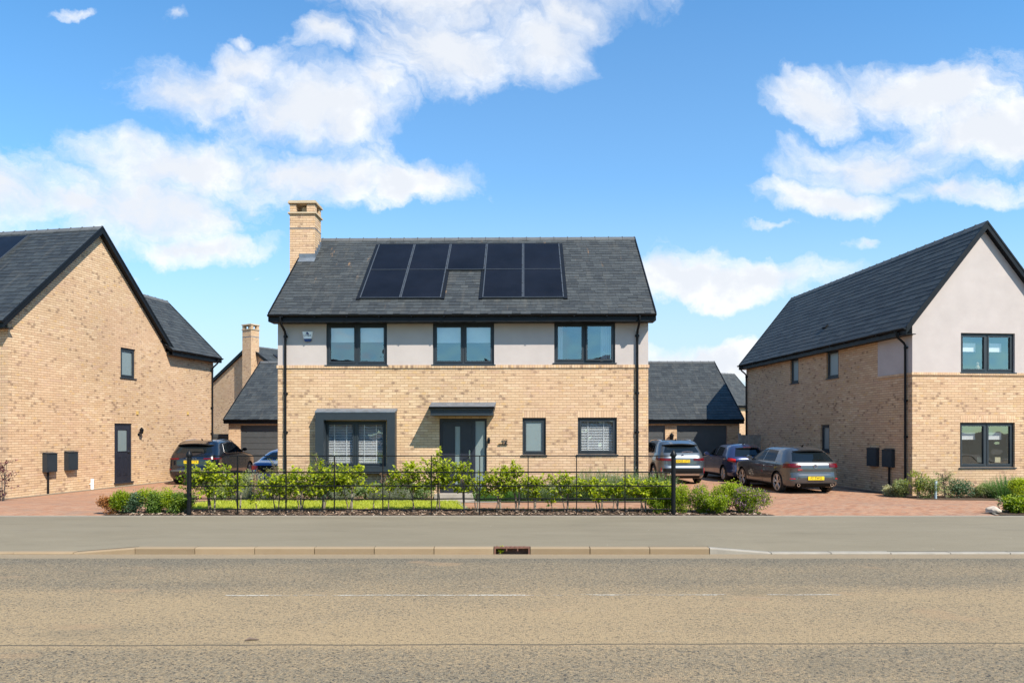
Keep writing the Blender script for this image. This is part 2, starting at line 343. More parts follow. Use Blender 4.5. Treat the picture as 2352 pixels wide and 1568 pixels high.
def paving():
    m, t = mat('block_paving'); g = t.n('ShaderNodeTexCoord').outputs['Object']; x, y, _ = t.sep(g)
    a = t.m('MULTIPLY', t.m('ADD', x, y), .7071); b = t.m('MULTIPLY', t.m('SUBTRACT', x, y), .7071)
    br = t.n('ShaderNodeTexBrick', Vector=t.vec(a, b, 0.0), Color1=(0, 0, 0), Color2=(1, 1, 1), Mortar=(.5, .5, .5), Scale=1.0, Mortar_Size=.004, Brick_Width=.2, Row_Height=.1)
    f = br.outputs['Fac']; cc = t.sep(br.outputs['Color'])[0]
    c = t.ramp(cc, [(0, (.25, .115, .065)), (.3, (.32, .158, .09)), (.55, (.355, .19, .112)), (.8, (.27, .16, .105)), (1, (.37, .215, .135))])
    bg_ = t.noise(t.vec(t.m('MULTIPLY', x, .3), y, 0.0), 1.6, 4, .6).outputs[0]
    c = t.mix(t.mr(bg_, .48, .72, 0, .45, True), c, (.16, .13, .11)); c = t.mix(t.mr(bg_, .28, .48, .45, 0, True), c, (.33, .215, .145))
    n = t.noise(g, 60, 3); c = t.mix(t.mr(n.outputs[0], .3, .8, 0, .3), c, (.34, .23, .16))
    c = t.mix(t.m('MULTIPLY', f, .6), c, (.13, .09, .065))
    finish(t, c, .9, t.m('SUBTRACT', n.outputs[0], f), .5, .004, spec=.2); return m
def ground_mat(name, c0, c1, c2, sc, bump=.8, bd=.02):
    m, t = mat(name); g = t.n('ShaderNodeTexCoord').outputs['Object']
    a = t.noise(g, sc, 5, .65).outputs[0]; b = t.noise(g, sc*9, 4, .7).outputs[0]
    c = t.mix(t.mr(a, .3, .7), c0, c1); c = t.mix(t.mr(b, .45, .75), c, c2)
    finish(t, c, .95, b, bump, bd, spec=.15); return m
def pavement_mat():
    m, t = mat('pavement_asphalt'); g = t.n('ShaderNodeTexCoord').outputs['Object']; x, y, _ = t.sep(g)
    a = t.noise(t.vec(t.m('MULTIPLY', x, .3), y, 0.0), .9, 4, .6).outputs[0]; f = t.noise(g, 90, 3, .7).outputs[0]
    c = t.mix(t.mr(a, .3, .7), (.152, .129, .086), (.19, .163, .112)); c = t.mix(t.mr(f, .35, .7, 0, .5), c, (.215, .19, .148)); c = t.mix(t.mr(f, .25, .4, .5, 0), c, (.085, .077, .062))
    cr = t.noise(t.vec(t.m('MULTIPLY', x, .35), t.m('MULTIPLY', y, 1.2), 3.0), 2.2, 6, .7).outputs[0]; c = t.mix(t.mr(cr, .52, .72, 0, .35, True), c, (.115, .10, .072)); c = t.mix(t.mr(cr, .48, .3, 0, .3, True), c, (.22, .19, .135))
    s2 = t.n('ShaderNodeTexVoronoi', Vector=g, Scale=3.7); c = t.mix(t.mr(s2.outputs['Distance'], .02, .04, .7, 0), c, (.06, .05, .04))
    sp = t.n('ShaderNodeTexVoronoi', Vector=g, Scale=2.2); c = t.mix(t.mr(sp.outputs['Distance'], .018, .03, .8, 0), c, (.38, .35, .3))
    c = t.mix(t.mr(y, 14.1, 14.45, 0, .35), c, (.24, .21, .17))
    finish(t, c, .9, f, .5, .004, spec=.2); return m
def kerb_mat():
    m, t = mat('kerb_concrete'); g = t.n('ShaderNodeTexCoord').outputs['Object']; x, y, z = t.sep(g)
    c = t.mix(t.noise(g, 3, 5, .65).outputs[0], (.215, .155, .092), (.29, .215, .135)); c = t.mix(t.mr(t.noise(t.vec(t.m('MULTIPLY', x, .4), y, t.m('MULTIPLY', z, 3.0)), 6, 4).outputs[0], .4, .7, 0, .6), c, (.24, .17, .10))
    rd = t.n('ShaderNodeObjectInfo').outputs['Random']; rf_ = t.mr(rd, 0, 1, .84, 1.12); c = t.mix(1.0, c, t.vec(rf_, rf_, rf_), 'MULTIPLY')
    c = t.mix(t.mr(z, -.03, -.005, 0, .55), c, (.27, .21, .14))
    finish(t, c, .9, t.noise(g, 60, 3).outputs[0], .4, .003, spec=.2); return m
M['road'] = asphalt(); M['paving'] = paving(); M['pave'] = pavement_mat(); M['kerb'] = kerb_mat()
M['soil'] = ground_mat('soil', (.05, .033, .023), (.085, .058, .04), (.13, .095, .065), 6)
M['lawn'] = ground_mat('lawn', (.22, .25, .02), (.33, .34, .045), (.15, .18, .016), 3)
M['earth'] = ground_mat('earth', (.10, .085, .055), (.13, .115, .07), (.08, .07, .05), .5)
M['kerb_new'] = plain('pale_kerb', (.25, .225, .185), .85, var=.12, scale=5)
M['rust'] = plain('rusty_iron', (.16, .075, .05), .8, .2, var=.3, scale=10)
def paintline():
    m, t = mat('worn_line'); g = t.n('ShaderNodeTexCoord').outputs['Object']; x, y, _ = t.sep(g)
    n = t.noise(t.vec(t.m('MULTIPLY', x, .6), t.m('MULTIPLY', y, 4.0), 0.0), 2.4, 6, .72, .5).outputs[0]
    k = t.mr(n, .47, .56); k = t.m('MULTIPLY', k, t.mr(t.noise(g, 40, 3).outputs[0], .35, .5))
    b = t.n('ShaderNodeBsdfPrincipled', Base_Color=(.40, .37, .31), Roughness=.8); tr = t.n('ShaderNodeBsdfTransparent')
    mx = t.n('ShaderNodeMixShader', i0=k, i1=tr.outputs[0], i2=b.outputs[0]); o = t.n('ShaderNodeOutputMaterial'); t.link(mx.outputs[0], o.inputs[0]); return m
M['line'] = paintline()

def sheet(name, poly, dz, m, kind='structure', zf=gz, ny=14):
    """flat polygon (x,y) cut in strips along y so that it follows the fall of the ground"""
    bm = bmesh.new(); vs = [bm.verts.new((x, y, 0)) for x, y in poly]; bm.faces.new(vs)
    ys = [16.4+3.6*i/ny for i in range(ny+1)]
    for yy in ys:
        bmesh.ops.bisect_plane(bm, geom=bm.verts[:]+bm.edges[:]+bm.faces[:], plane_co=(0, yy, 0), plane_no=(0, 1, 0))
    for v in bm.verts: v.co.z = zf(v.co.y)+dz
    me = bpy.data.meshes.new(name); bm.to_mesh(me); bm.free(); me.materials.append(m)
    for p in me.polygons:
        if p.normal.z < 0: p.flip()
    o = bpy.data.objects.new(name, me); COL.objects.link(o); o['kind'] = kind; return o
# ground, road, pavement ------------------------------------------
mb = MB(); prof = [(-900, -.14), (1.3, -.14), (1.31, -.04), (-2.0, -.04)]
gp = [(-900, -.15), (12.2, -.15), (12.25, -.03), (14.38, -.03)]+[(16.4+3.6*i/14, gz(16.4+3.6*i/14)-.02) for i in range(15)]+[(60, -.185), (1500, -.185)]
for (y0, z0), (y1, z1) in zip(gp, gp[1:]): mb.face([(-1500, y0, z0), (1500, y0, z0), (1500, y1, z1), (-1500, y1, z1)])
tag(mb.build('ground', M['earth']), kind='structure')
mb = MB()
for i in range(40): mb.face([(-80+4*i, 1.2, -.1), (-76+4*i, 1.2, -.1), (-76+4*i, 10.5, -.1), (-80+4*i, 10.5, -.1)])
tag(mb.build('road', M['road']), kind='structure')
mb = MB(); mb.face([(-3.3, 7.83, -.096), (3.8, 7.87, -.096), (3.8, 7.92, -.096), (-3.3, 7.88, -.096)]); tag(mb.build('road_line', M['line']), kind='structure')
XL, XR = -5.8, 3.04            # full kerb between the dropped crossings
def kz(x):                     # height of the kerb top: falls to a 2 cm upstand at each crossing
    if x < XL: t = min(1, (XL-x)/.95)
    elif x > XR: t = min(1, (x-XR)/.95)
    else: t = 0
    return -.075*t
xs = [-80, -40, -20, -12, -8]+[XL-.95, XL-.6, XL-.3, XL]+[-4, -2, 0, 2]+[XR, XR+.3, XR+.6, XR+.95]+[6, 10, 16, 30, 80]
mb = MB()
for x0, x1 in zip(xs, xs[1:]):
    for (y0, y1, w0, w1) in ((10.625, 10.9, 1, .75), (10.9, 11.5, .75, .3), (11.5, 12.2, .3, 0), (12.2, 14.4, 0, 0)):
        mb.face([(x0, y0, kz(x0)*w0), (x1, y0, kz(x1)*w0), (x1, y1, kz(x1)*w1), (x0, y1, kz(x0)*w1)])
tag(mb.build('pavement', M['pave'], merge=True), kind='structure')
mb = MB(); mb.face([(-80, -6, -.03), (80, -6, -.03), (80, 1.05, -.03), (-80, 1.05, -.03)]); tag(mb.build('near_pavement', M['pave']), kind='structure')
mb = MB(); mb.box(ID, -80, 80, 1.06, 1.19, -.2, -.025); tag(mb.build('near_kerb', M['kerb']), kind='structure')
mb = MB(); mb.box(ID, -80, 80, 14.4, 14.44, -.05, .008); tag(mb.build('pavement_edging', M['concrete']), kind='structure')
# kerb stones, each its own
def kerb_stone(x0, x1, m, lab, grp):
    mb = MB(); g = .006; a, b = x0+g, x1-g; za, zb = kz(a), kz(b); r = .018
    pr = lambda z: [(10.5, -.14), (10.5, z-r), (10.505, z-r*.4), (10.518, z), (10.622, z), (10.622, -.14)]
    A, B = pr(za), pr(zb)
    for i in range(5): mb.face([(a, *A[i]), (b, *B[i]), (b, *B[i+1]), (a, *A[i+1])])
    mb.face([(a, *p) for p in A]); mb.face([(b, *p) for p in B][::-1])
    o = mb.build('kerb_stone', m); tag(o, lab, 'kerb stone', grp); rk = random.Random(int(x0*100)+7); o.location = (0, rk.uniform(-.004, .003), rk.uniform(-.004, .003))
n = 5
ks = []
x = -.28
while x > XL+.3: ks.append((x-.92, x)); x -= .92
XLe = x
x = .28
while x < XR-.3: ks.append((x, x+.92)); x += .92
XRe = x
XL, XR = XLe, XRe
for a, b in ks: kerb_stone(a, b, M['kerb'], 'full height tan concrete kerb stone at the road edge', 'full height kerb stones along the road')
def kerb_taper(x0, x1, m, lab):
    kerb_stone(x0, x1, m, lab, 'sloping kerb stones')
kerb_taper(XL-.95, XL, M['kerb'], 'sandy sloping kerb stone dropping to the left crossing')
kerb_taper(XR, XR+.95, M['kerb_new'], 'pale grey sloping kerb stone dropping to the right crossing')
for i in range(14):
    kerb_stone(XL-.95-.92*(i+1), XL-.95-.92*i, M['kerb'], 'low dropped kerb stone along the left driveway crossing', 'dropped kerb stones on the left')
    kerb_stone(XR+.95+.92*i, XR+.95+.92*(i+1), M['kerb_new'], 'low pale dropped kerb stone along the right crossing', 'dropped kerb stones on the right')
# drain inlet
dr = thing('drain_inlet', 'rusty iron kerb drain inlet with weeds growing inside', 'drain', (0, 10.5, 0))
mb = MB(); mb.box(ID, -.275, .275, .0, .12, -.012, .004); mb.box(ID, -.275, -.25, 0, .12, -.13, -.012); mb.box(ID, .25, .275, 0, .12, -.13, -.012); mb.box(ID, -.25, .25, .10, .12, -.13, -.012)
mb.box(ID, -.09, -.075, 0, .03, -.05, -.012); mb.box(ID, .08, .095, 0, .03, -.05, -.012)
for i in range(7): mb.box(ID, -.24+.07*i, -.215+.07*i, 0, .1, .004, .011)
mb.build('frame', M['rust'], dr)
sheet('left_driveway', [(-60, 14.44), (-8.75, 14.44), (-8.0, 15.1), (-7.75, 17), (-7.7, 50), (-60, 50)], .004, M['paving'])
sheet('right_driveway', [(5.6, 14.44), (60, 14.44), (60, 50), (3.2, 50), (4.5, 19.5), (4.5, 17.45), (.2, 17.45), (-1.35, 17.3), (-.95, 15.55), (4.9, 15.5)], .004, M['paving'])
sheet('courtyard_paving', [(-7.69, 19.6), (3.9, 19.6), (3.3, 50), (-7.69, 50)], -.004, M['paving'])
sheet('mulch_bed', [(-8.7, 14.44), (5.58, 14.44), (5.4, 15.0), (4.9, 15.48), (-.97, 15.52), (-7.9, 15.5), (-8.2, 15.1)], .014, M['soil'])
sheet('lawn', [(-7.9, 15.5), (-1.0, 15.5), (-1.35, 17.35), (-1.6, 17.95), (-7.7, 17.9)], .02, M['lawn'])
sheet('shrub_bed', [(-7.68, 17.6), (-2.1, 17.7), (-2.1, 19.5), (-7.68, 22.5)], .012, M['soil'])
sheet('lavender_bed', [(.1, 17.5), (4.45, 17.5), (4.45, 19.5), (.1, 19.5)], .016, M['soil'])
sheet('door_path', [(-2.1, 17.36), (-.35, 17.46), (-.35, 19.5), (-2.1, 19.5)], .012, M['concrete'])
sheet('path_edging', [(-1.45, 17.36), (-1.37, 17.34), (-.97, 15.53), (-1.07, 15.53)], .03, M['concrete'])
sheet('bed_edging', [(-.35, 17.42), (4.5, 17.42), (4.5, 17.5), (-.35, 17.5)], .03, M['concrete'])
sheet('wall_bed', [(11.6, 19.3), (13.0, 18.9), (18, 19.2), (22, 19.4), (22, 21.2), (12.0, 20.7), (11.3, 24)], .012, M['soil'])
sheet('corner_bed', [(10.35, 14.46), (13, 14.46), (13, 15.7), (10.9, 15.3), (10.4, 14.9)], .02, M['soil'])
sheet('gravel_strip', [(-14.9, 19.4), (-14.45, 19.5), (-12.7, 29.5), (-13.1, 29.6)], .014, ground_mat('gravel', (.26, .21, .15), (.34, .28, .21), (.16, .13, .09), 20))

# bark chips and grass
def scatter_chips():
    rng = random.Random(5); mb = MB()
    for i in range(3800):
        x = rng.uniform(-8.6, 5.4); y = rng.uniform(14.47, 15.5) if rng.random() < .8 else rng.uniform(14.45, 14.7); z = gz(y)+.016+rng.random()*.025
        l = rng.uniform(.015, .05); wv = rng.uniform(.008, .02); a = rng.random()*3.14; ca, sa = math.cos(a), math.sin(a); t1, t2 = rng.uniform(-.4, .4), rng.uniform(-.5, .5)
        pts = [(-l, -wv), (l, -wv*.6), (l*.9, wv), (-l*.8, wv*.8)]
        mb.face([(x+p*ca-q*sa, y+p*sa+q*ca, z+p*t1+q*t2) for p, q in pts], tone=rng.random())
    m, t = mat('bark'); tn = t.n('ShaderNodeAttribute', {'attribute_name': 'tone'}).outputs['Fac']
    finish(t, t.ramp(tn, [(0, (.06, .035, .022)), (.5, (.17, .105, .07)), (.8, (.28, .19, .13)), (1, (.42, .33, .25))]), .9)
    tag(mb.build('bark_mulch', m), 'loose brown bark chips covering the planting bed', 'bark mulch', kind='stuff')
scatter_chips()
def grass_blades():
    rng = random.Random(6); mb = MB()
    for i in range(11000):
        y = rng.uniform(15.5, 17.9); x = rng.uniform(-7.8, -1.0-.35*(y-15.5)/1.85); z = gz(y)+.018; h = rng.uniform(.03, .065); a = rng.random()*6.28; wv = .006
        mb.face([(x-wv*math.cos(a), y-wv*math.sin(a), z), (x+wv*math.cos(a), y+wv*math.sin(a), z), (x+rng.uniform(-.03, .03), y+rng.uniform(-.03, .03), z+h)], tone=rng.random())
    for i in range(900):    # fringe along the paved path and the fence
        y = rng.uniform(15.3, 15.6); x = rng.uniform(-1.0, 4.9); z = gz(y)+.012; h = rng.uniform(.03, .08); a = rng.random()*6.28; wv = .007
        mb.face([(x-wv*math.cos(a), y-wv*math.sin(a), z), (x+wv*math.cos(a), y+wv*math.sin(a), z), (x+rng.uniform(-.04, .04), y+rng.uniform(-.03, .03), z+h)], tone=rng.random()*.6)
    tag(mb.build('grass', leafmat('grass_blade', (.22, .27, .016), (.46, .48, .06), .3)), 'short mown green grass of the front lawn', 'grass', kind='stuff')
grass_blades()

# ------------------------------------------------------------------ house building blocks
def wall(mb, fm, L0, L1, z0, z1, holes, mi=0, th=.28, reveal_mi=None):
    """outer face of a wall with real openings and brick reveals"""
    xs = sorted({L0, L1, *[h[0] for h in holes], *[h[1] for h in holes]}); zs = sorted({z0, z1, *[h[2] for h in holes], *[h[3] for h in holes]})
    for a, b in zip(xs, xs[1:]):
        for c, d in zip(zs, zs[1:]):
            mx, mz = (a+b)/2, (c+d)/2
            if any(h[0] < mx < h[1] and h[2] < mz < h[3] for h in holes): continue
            mb.face([fm(a, 0, c), fm(b, 0, c), fm(b, 0, d), fm(a, 0, d)], [(a, c), (b, c), (b, d), (a, d)], mi)
    for (a, b, c, d) in holes:
        r = mi if reveal_mi is None else reveal_mi
        for q in (((a, 0, c), (a, -th, c), (a, -th, d), (a, 0, d)), ((b, -th, c), (b, 0, c), (b, 0, d), (b, -th, d)), ((a, 0, d), (b, 0, d), (b, -th, d), (a, -th, d)), ((a, -th, c), (b, -th, c), (b, 0, c), (a, 0, c))):
            mb.face([fm(*p) for p in q], [(p[0]+p[1], p[2]) for p in q], r)
def frame_bars(mb, fm, a0, a1, z0, z1, wd, d0, d1):
    mb.box(fm, a0, a1, d0, d1, z0, z0+wd); mb.box(fm, a0, a1, d0, d1, z1-wd, z1)
    mb.box(fm, a0, a0+wd, d0, d1, z0+wd, z1-wd); mb.box(fm, a1-wd, a1, d0, d1, z0+wd, z1-wd)
def window(parent, fm, a0, a1, z0, z1, panes=2, rec=.07, blind=None, frost=False, sill=True, open_right=False, room=True, label=None, bl=.4):
    mb = MB(); frame_bars(mb, fm, a0, a1, z0, z1, .055, -rec-.07, -rec); mb.box(fm, a0+.01, a1-.01, -rec-.02, -rec+.018, z1-.04, z1-.012)
    W_ = (a1-a0)/panes; spans = []
    for i in range(panes): spans.append((a0+W_*i+(.055 if i == 0 else .03), a0+W_*(i+1)-(.055 if i == panes-1 else .03)))
    for i in range(1, panes): mb.box(fm, a0+W_*i-.03, a0+W_*i+.03, -rec-.07, -rec, z0+.055, z1-.055)
    o = mb.build('window', M['anthra'], parent, label=label)
    for i, (p, q) in enumerate(spans):
        push = .045 if (open_right and i == panes-1) else 0.0
        mb = MB(); frame_bars(mb, fm, p+.004, q-.004, z0+.06, z1-.06, .048, -rec-.055+push, -rec+.015+push); mb.build('sash', M['anthra'], o)
        mb = MB(); d = -rec-.025+push; A, B, C, D = p+.05, q-.05, z0+.106, z1-.106
        mb.face([fm(A, d, C), fm(B, d, C), fm(B, d, D), fm(A, d, D)]); mb.build('pane', M['frost'] if frost else M['pane'], o)
        if blind == 'roller':
            mb = MB(); mb.box(fm, A+.0, B-.0, -rec-.115, -rec-.11, D-(D-C)*bl, D+.05); mb.box(fm, A, B, -rec-.12, -rec-.105, D-(D-C)*bl-.02, D-(D-C)*bl); mb.build('blind', M['roller'], o)
        if blind == 'white':
            mb = MB(); mb.box(fm, A+.0, B-.1, -rec-.22, -rec-.21, D-(D-C)*bl, D-(D-C)*.17); mb.build('blind', M['white'], o)
        if blind == 'slats':
            mb = MB(); z = C+.01
            while z < D:
                mb.face([fm(A-.03, -rec-.09, z), fm(B+.03, -rec-.09, z), fm(B+.03, -rec-.125, z+.027), fm(A-.03, -rec-.125, z+.027)]); z += .046
            for k in (.22, .72): mb.box(fm, A+(B-A)*k-.012, A+(B-A)*k+.012, -rec-.088, -rec-.084, C, D+.04)
            mb.build('blind', M['blind'], o)
    if sill:
        mb = MB(); mb.box(fm, a0-.04, a1+.04, -rec-.02, .035, z0-.035, z0-.002); mb.build('sill', M['anthra'], o)
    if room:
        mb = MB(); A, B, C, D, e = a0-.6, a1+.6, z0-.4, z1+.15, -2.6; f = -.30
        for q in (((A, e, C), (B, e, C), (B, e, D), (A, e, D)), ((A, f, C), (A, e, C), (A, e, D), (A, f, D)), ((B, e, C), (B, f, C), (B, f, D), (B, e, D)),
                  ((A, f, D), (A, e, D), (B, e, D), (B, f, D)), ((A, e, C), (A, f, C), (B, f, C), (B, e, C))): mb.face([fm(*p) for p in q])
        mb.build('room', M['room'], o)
    return o
def slope(mb, P0, ax, up, L, start, end, seed, gauge=.2, sw=.28, t=.010):
    """courses of separate overlapping slates; start/end give the extent along ax at each height fraction"""
    rng = random.Random(seed); ax = Vector(ax).normalized(); up = Vector(up).normalized(); n = ax.cross(up).normalized()
    if n.z < 0: n = -n
    P0 = Vector(P0); rows = max(1, round(L/gauge)); g = L/rows
    for r in range(rows):
        f0, f1 = r/rows, (r+1)/rows; s0, s1 = start((f0+f1)/2), end((f0+f1)/2); x = s0-rng.random()*sw*.9
        while x < s1:
            wd = sw*rng.uniform(.72, 1.25); a, b = max(x, s0), min(x+wd-.004, s1); x += wd
            if b-a < .02: continue
            dl = rng.choice((-.022, -.012, 0, 0, .012, .02)); tn = rng.random(); lift = t+rng.uniform(0, .004)
            lo, hi = g*r-.004+dl, g*(r+1)+.01
            p = [P0+ax*a+up*lo+n*lift, P0+ax*b+up*lo+n*lift, P0+ax*b+up*hi+n*.002, P0+ax*a+up*hi+n*.002]
            mb.face(p, [(a, lo), (b, lo), (b, hi), (a, hi)], 0, tn)
            q = [P0+ax*a+up*lo-n*.002, P0+ax*b+up*lo-n*.002]; mb.face([q[0], q[1], p[1], p[0]], [(a, lo)]*4, 0, 0.0)
    a0, a1, b0, b1 = start(0), end(0), start(1), end(1)
    d = [P0+ax*a0, P0+ax*a1, P0+ax*b1+up*L, P0+ax*b0+up*L]; mb.face(d, [(0, 0)]*4, 0, 0)
    mb.face([p-n*.10 for p in d][::-1], [(0, 0)]*4, 1, 0)
    for i in range(4):
        j = (i+1) % 4; mb.face([d[i]-n*.10, d[j]-n*.10, d[j], d[i]], [(0, 0)]*4, 1, 0)
def gable_roof(parent, fm, a0, a1, b0, b1, ze, zr, m, seed=1, bm_=None, wall_in=.3, gutters=(1, 1), verges=(1, 1), st=None, gauge=.2, ridge=True, soff=True, sw=.28):
    """ridge along a, eaves at b0 and b1; fm maps (a, b, z) to the house frame"""
    bc = (b0+b1)/2 if bm_ is None else bm_; V = lambda a, b, z: Vector(fm(a, b, z)); mb = MB()
    f0 = st or (lambda f: 0.0)
    for k, bb in enumerate((b0, b1)):
        up = V(a0, bc, zr)-V(a0, bb, ze); ax = V(a1, bb, ze)-V(a0, bb, ze)
        slope(mb, V(a0, bb, ze), ax, up, up.length, f0, lambda f: a1-a0, seed+k, gauge, sw)
    o = mb.build('roof', [m, M['black']], parent)
    if ridge:
        mb = MB(); rs = f0(1.0); x = a0+rs; h = .13; sl = (zr-ze)/(bc-b0)
        while x < a1-.01:
            x2 = min(x+.45, a1)
            for sg in (-1, 1):
                mb.face([fm(x+.004, bc, zr+.045), fm(x2-.004, bc, zr+.045), fm(x2-.004, bc+sg*h, zr+.04-h*sl), fm(x+.004, bc+sg*h, zr+.04-h*sl)])
                mb.face([fm(x+.004, bc+sg*h, zr+.04-h*sl), fm(x2-.004, bc+sg*h, zr+.04-h*sl), fm(x2-.004, bc+sg*h, zr-.02-h*sl), fm(x+.004, bc+sg*h, zr-.02-h*sl)])
            mb.box(fm, x2-.012, x2+.012, bc-.03, bc+.03, zr+.02, zr+.056); x = x2
        for x_ in (a0+rs+.003, a1-.003): mb.face([fm(x_, bc, zr+.044), fm(x_, bc-h, zr+.039-h*sl), fm(x_, bc+h, zr+.039-h*sl)])
        mb.build('ridge_tiles', M['ridge'], o)
    for k, (bb, sg) in enumerate(((b0, -1), (b1, 1))):
        if not gutters[k]: continue
        mb = MB(); s0 = f0(0.0); n = 8      # half-round gutter
        pr = [(bb+sg*(.04+.055*math.cos(math.pi*i/n)), ze-.012-.058*math.sin(math.pi*i/n)) for i in range(n+1)]
        for p, q in zip(pr, pr[1:]):
            mb.face([fm(a0+s0-.02, p[0], p[1]), fm(a1+.02, p[0], p[1]), fm(a1+.02, q[0], q[1]), fm(a0+s0-.02, q[0], q[1])])
        for e in (a0+s0-.02, a1+.02): mb.face([fm(e, p[0], p[1]) for p in pr])
        x = a0+s0+.4
        while x < a1:
            mb.box(fm, x-.015, x+.015, min(bb+sg*.1, bb-sg*.03), max(bb+sg*.1, bb-sg*.03), ze-.085, ze-.06); x += .9
        mb.build('gutter', M['black'], parent, smooth=50)
        mb = MB(); lo, hi = sorted((bb-sg*.01, bb-sg*.03)); mb.box(fm, a0+s0, a1, lo, hi, ze-.21, ze-.02)
        lo, hi = sorted((bb-sg*.03, bb-sg*(wall_in+.02))); mb.box(fm, a0+s0, a1, lo, hi, ze-.205, ze-.185)
        mb.build('fascia', M['black'], parent)
    for k, aa in enumerate((a0, a1)):
        if not verges[k]: continue
        mb = MB(); sg = -1 if k == 0 else 1
        for bb in (b0, b1):
            sl = (zr-ze)/abs(bc-bb); L = math.hypot(1, sl)
            lo, hi = aa-.02 if sg < 0 else aa, aa if sg < 0 else aa+.02
            P = lambda a, b, z: fm(a, b, z); zt = .035; zb = -.19
            q = [(bb, ze), (bc, zr)]
            for (e, w2, zt, zb) in ((lo, hi, .035, -.2), (lo-.012 if sg < 0 else lo, hi if sg < 0 else hi+.012, .045, -.03)):
                c = [P(e, bb, ze+zb), P(e, bc, zr+zb), P(e, bc, zr+zt), P(e, bb, ze+zt)]; d = [P(w2, bb, ze+zb), P(w2, bc, zr+zb), P(w2, bc, zr+zt), P(w2, bb, ze+zt)]
                mb.face(c); mb.face(d[::-1])
                for i in range(4): mb.face([c[i], c[(i+1) % 4], d[(i+1) % 4], d[i]])
            inn = aa+.16*(-sg)
            mb.face([P(aa, bb, ze-.19), P(aa, bc, zr-.19), P(inn, bc, zr-.19), P(inn, bb, ze-.19)])
        mb.build('bargeboard', M['black'], parent)
    return o
def downpipe(parent, fm, a, ztop, zbot, ov=.33, rr=.034):
    mb = MB(); mb.tube([fm(a, ov, ztop), fm(a, ov, ztop-.13), fm(a, ov-.05, ztop-.2), fm(a, .1, ztop-.36), fm(a, .06, ztop-.44), fm(a, .06, zbot)], rr, 10)
    for z in (ztop-.5, (ztop+zbot)/2+.5, (ztop+zbot)/2-.6): mb.box(fm, a-.06, a+.06, .0, .05, z-.02, z+.02); mb.tube([fm(a, .06, z-.04), fm(a, .06, z+.04)], rr+.008, 10)
    mb.build('downpipe', M['black'], parent, smooth=50)
def gable_tri(mb, fm, L0, L1, Lc, z0, z1, mi=0):
    mb.face([fm(L0, 0, z0), fm(L1, 0, z0), fm(Lc, 0, z1)], [(L0, z0), (L1, z0), (Lc, z1)], mi)
# ------------------------------------------------------------------ centre house
front = lambda a, d, z: (a, -d, z)
def rect(o, u0, u1, v0, v1, off=0.0, axis='x'):
    a0, a1 = hit(o, u0, (v0+v1)/2, off, axis)[0], hit(o, u1, (v0+v1)/2, off, axis)[0]; um = (u0+u1)/2
    z1, z0 = hit(o, um, v0, off, axis)[1], hit(o, um, v1, off, axis)[1]
    return min(a0, a1), max(a0, a1), z0, z1
def gable_poly(mb, fm, L0, L1, z0, ze, zr, Lc=None, mi=0):
    Lc = (L0+L1)/2 if Lc is None else Lc
    p = [(L0, z0), (L1, z0), (L1, ze), (Lc, zr), (L0, ze)]; mb.face([fm(a, 0, z) for a, z in p], p, mi)
H = thing('detached_house', 'middle house of buff brick with rendered upper floor and nine roof solar panels', 'house', (-6.675, 19.46, 0), R(-1.0))
LH, DH, ZG = hit(H, 1489, 900)[0], 6.4, -.25
zband = hit(H, 1060, 845)[1]; zrend = hit(H, 1060, 838)[1]; ZE, ZR, BE = 5.04, 8.14, -.42
SLP = (ZR-ZE)/(DH/2-BE)
wins_up = [rect(H, 749, 889, 743, 838), rect(H, 994, 1135, 742, 837), rect(H, 1273, 1413, 740, 833)]
bayo = rect(H, 745, 887, 966, 1072); dooro = rect(H, 1009, 1118, 961, 1133); wsm = rect(H, 1200, 1254, 959, 1044); wbl = rect(H, 1327, 1417, 958.5, 1043)
mb = MB(); wall(mb, front, 0, LH, ZG, zband, [bayo, dooro, wsm, wbl])
sideL = lambda a, d, z: (-d, a, z); sideR = lambda a, d, z: (LH+d, a, z); backf = lambda a, d, z: (a, DH+d, z)
for f in (sideL, sideR):
    wall(mb, f, 0, DH, ZG, 4.86, []); gable_poly(mb, f, 0, DH, 4.86, ZE+SLP*.42-.12, ZR-.12)
wall(mb, backf, 0, LH, ZG, 5.1, []); mb.build('brick_wall', M['brick'], H)
mb = MB(); up = lambda a, d, z: (a, -d+.012, z)
wall(mb, front, 0, LH, zrend, 5.1, [(w_[0], w_[1], max(w_[2], zrend+.001), w_[3]) for w_ in wins_up]); mb.build('rendered_wall', M['render'], H)
mb = MB(); xs = [0]
for w_ in wins_up: xs += [w_[0]-.05, w_[1]+.05]
mb.box(front, -.028, LH+.028, -.05, .028, zband, zrend); mb.build('brick_band', M['soldier'], H)
for i, w_ in enumerate(wins_up):
    window(H, front, w_[0], w_[1], w_[2], w_[3], 2, .06, 'roller' if i < 2 else None, open_right=(i == 2), bl=.40 if i == 0 else .43)
# curtains in the right-hand bedroom window
w_ = wins_up[2]
for (p, q) in ((w_[0]+.08, w_[0]+.26), (w_[1]-.38, w_[1]-.10)):
    x = p; mb = MB()
    while x < q: mb.face([front(x, -.26, w_[2]-.1), front(x+.03, -.30, w_[2]-.1), front(x+.03, -.30, w_[3]), front(x, -.26, w_[3])]); mb.face([front(x+.03, -.30, w_[2]-.1), front(x+.06, -.26, w_[2]-.1), front(x+.06, -.26, w_[3]), front(x+.03, -.30, w_[3])]); x += .06
    mb.build('curtain', M['curtain'], H)
window(H, front, *wsm, 1, .07, None, frost=True, label='small frosted window')
window(H, front, *wbl, 1, .07, 'slats', label='window with venetian blind')
for w_ in (wsm, wbl): mb = MB(); mb.box(front, w_[0]-.0, w_[1]+.0, -.02, .004, w_[3]+.002, w_[3]+.215); mb.build('brick_lintel', M['soldier'], H)
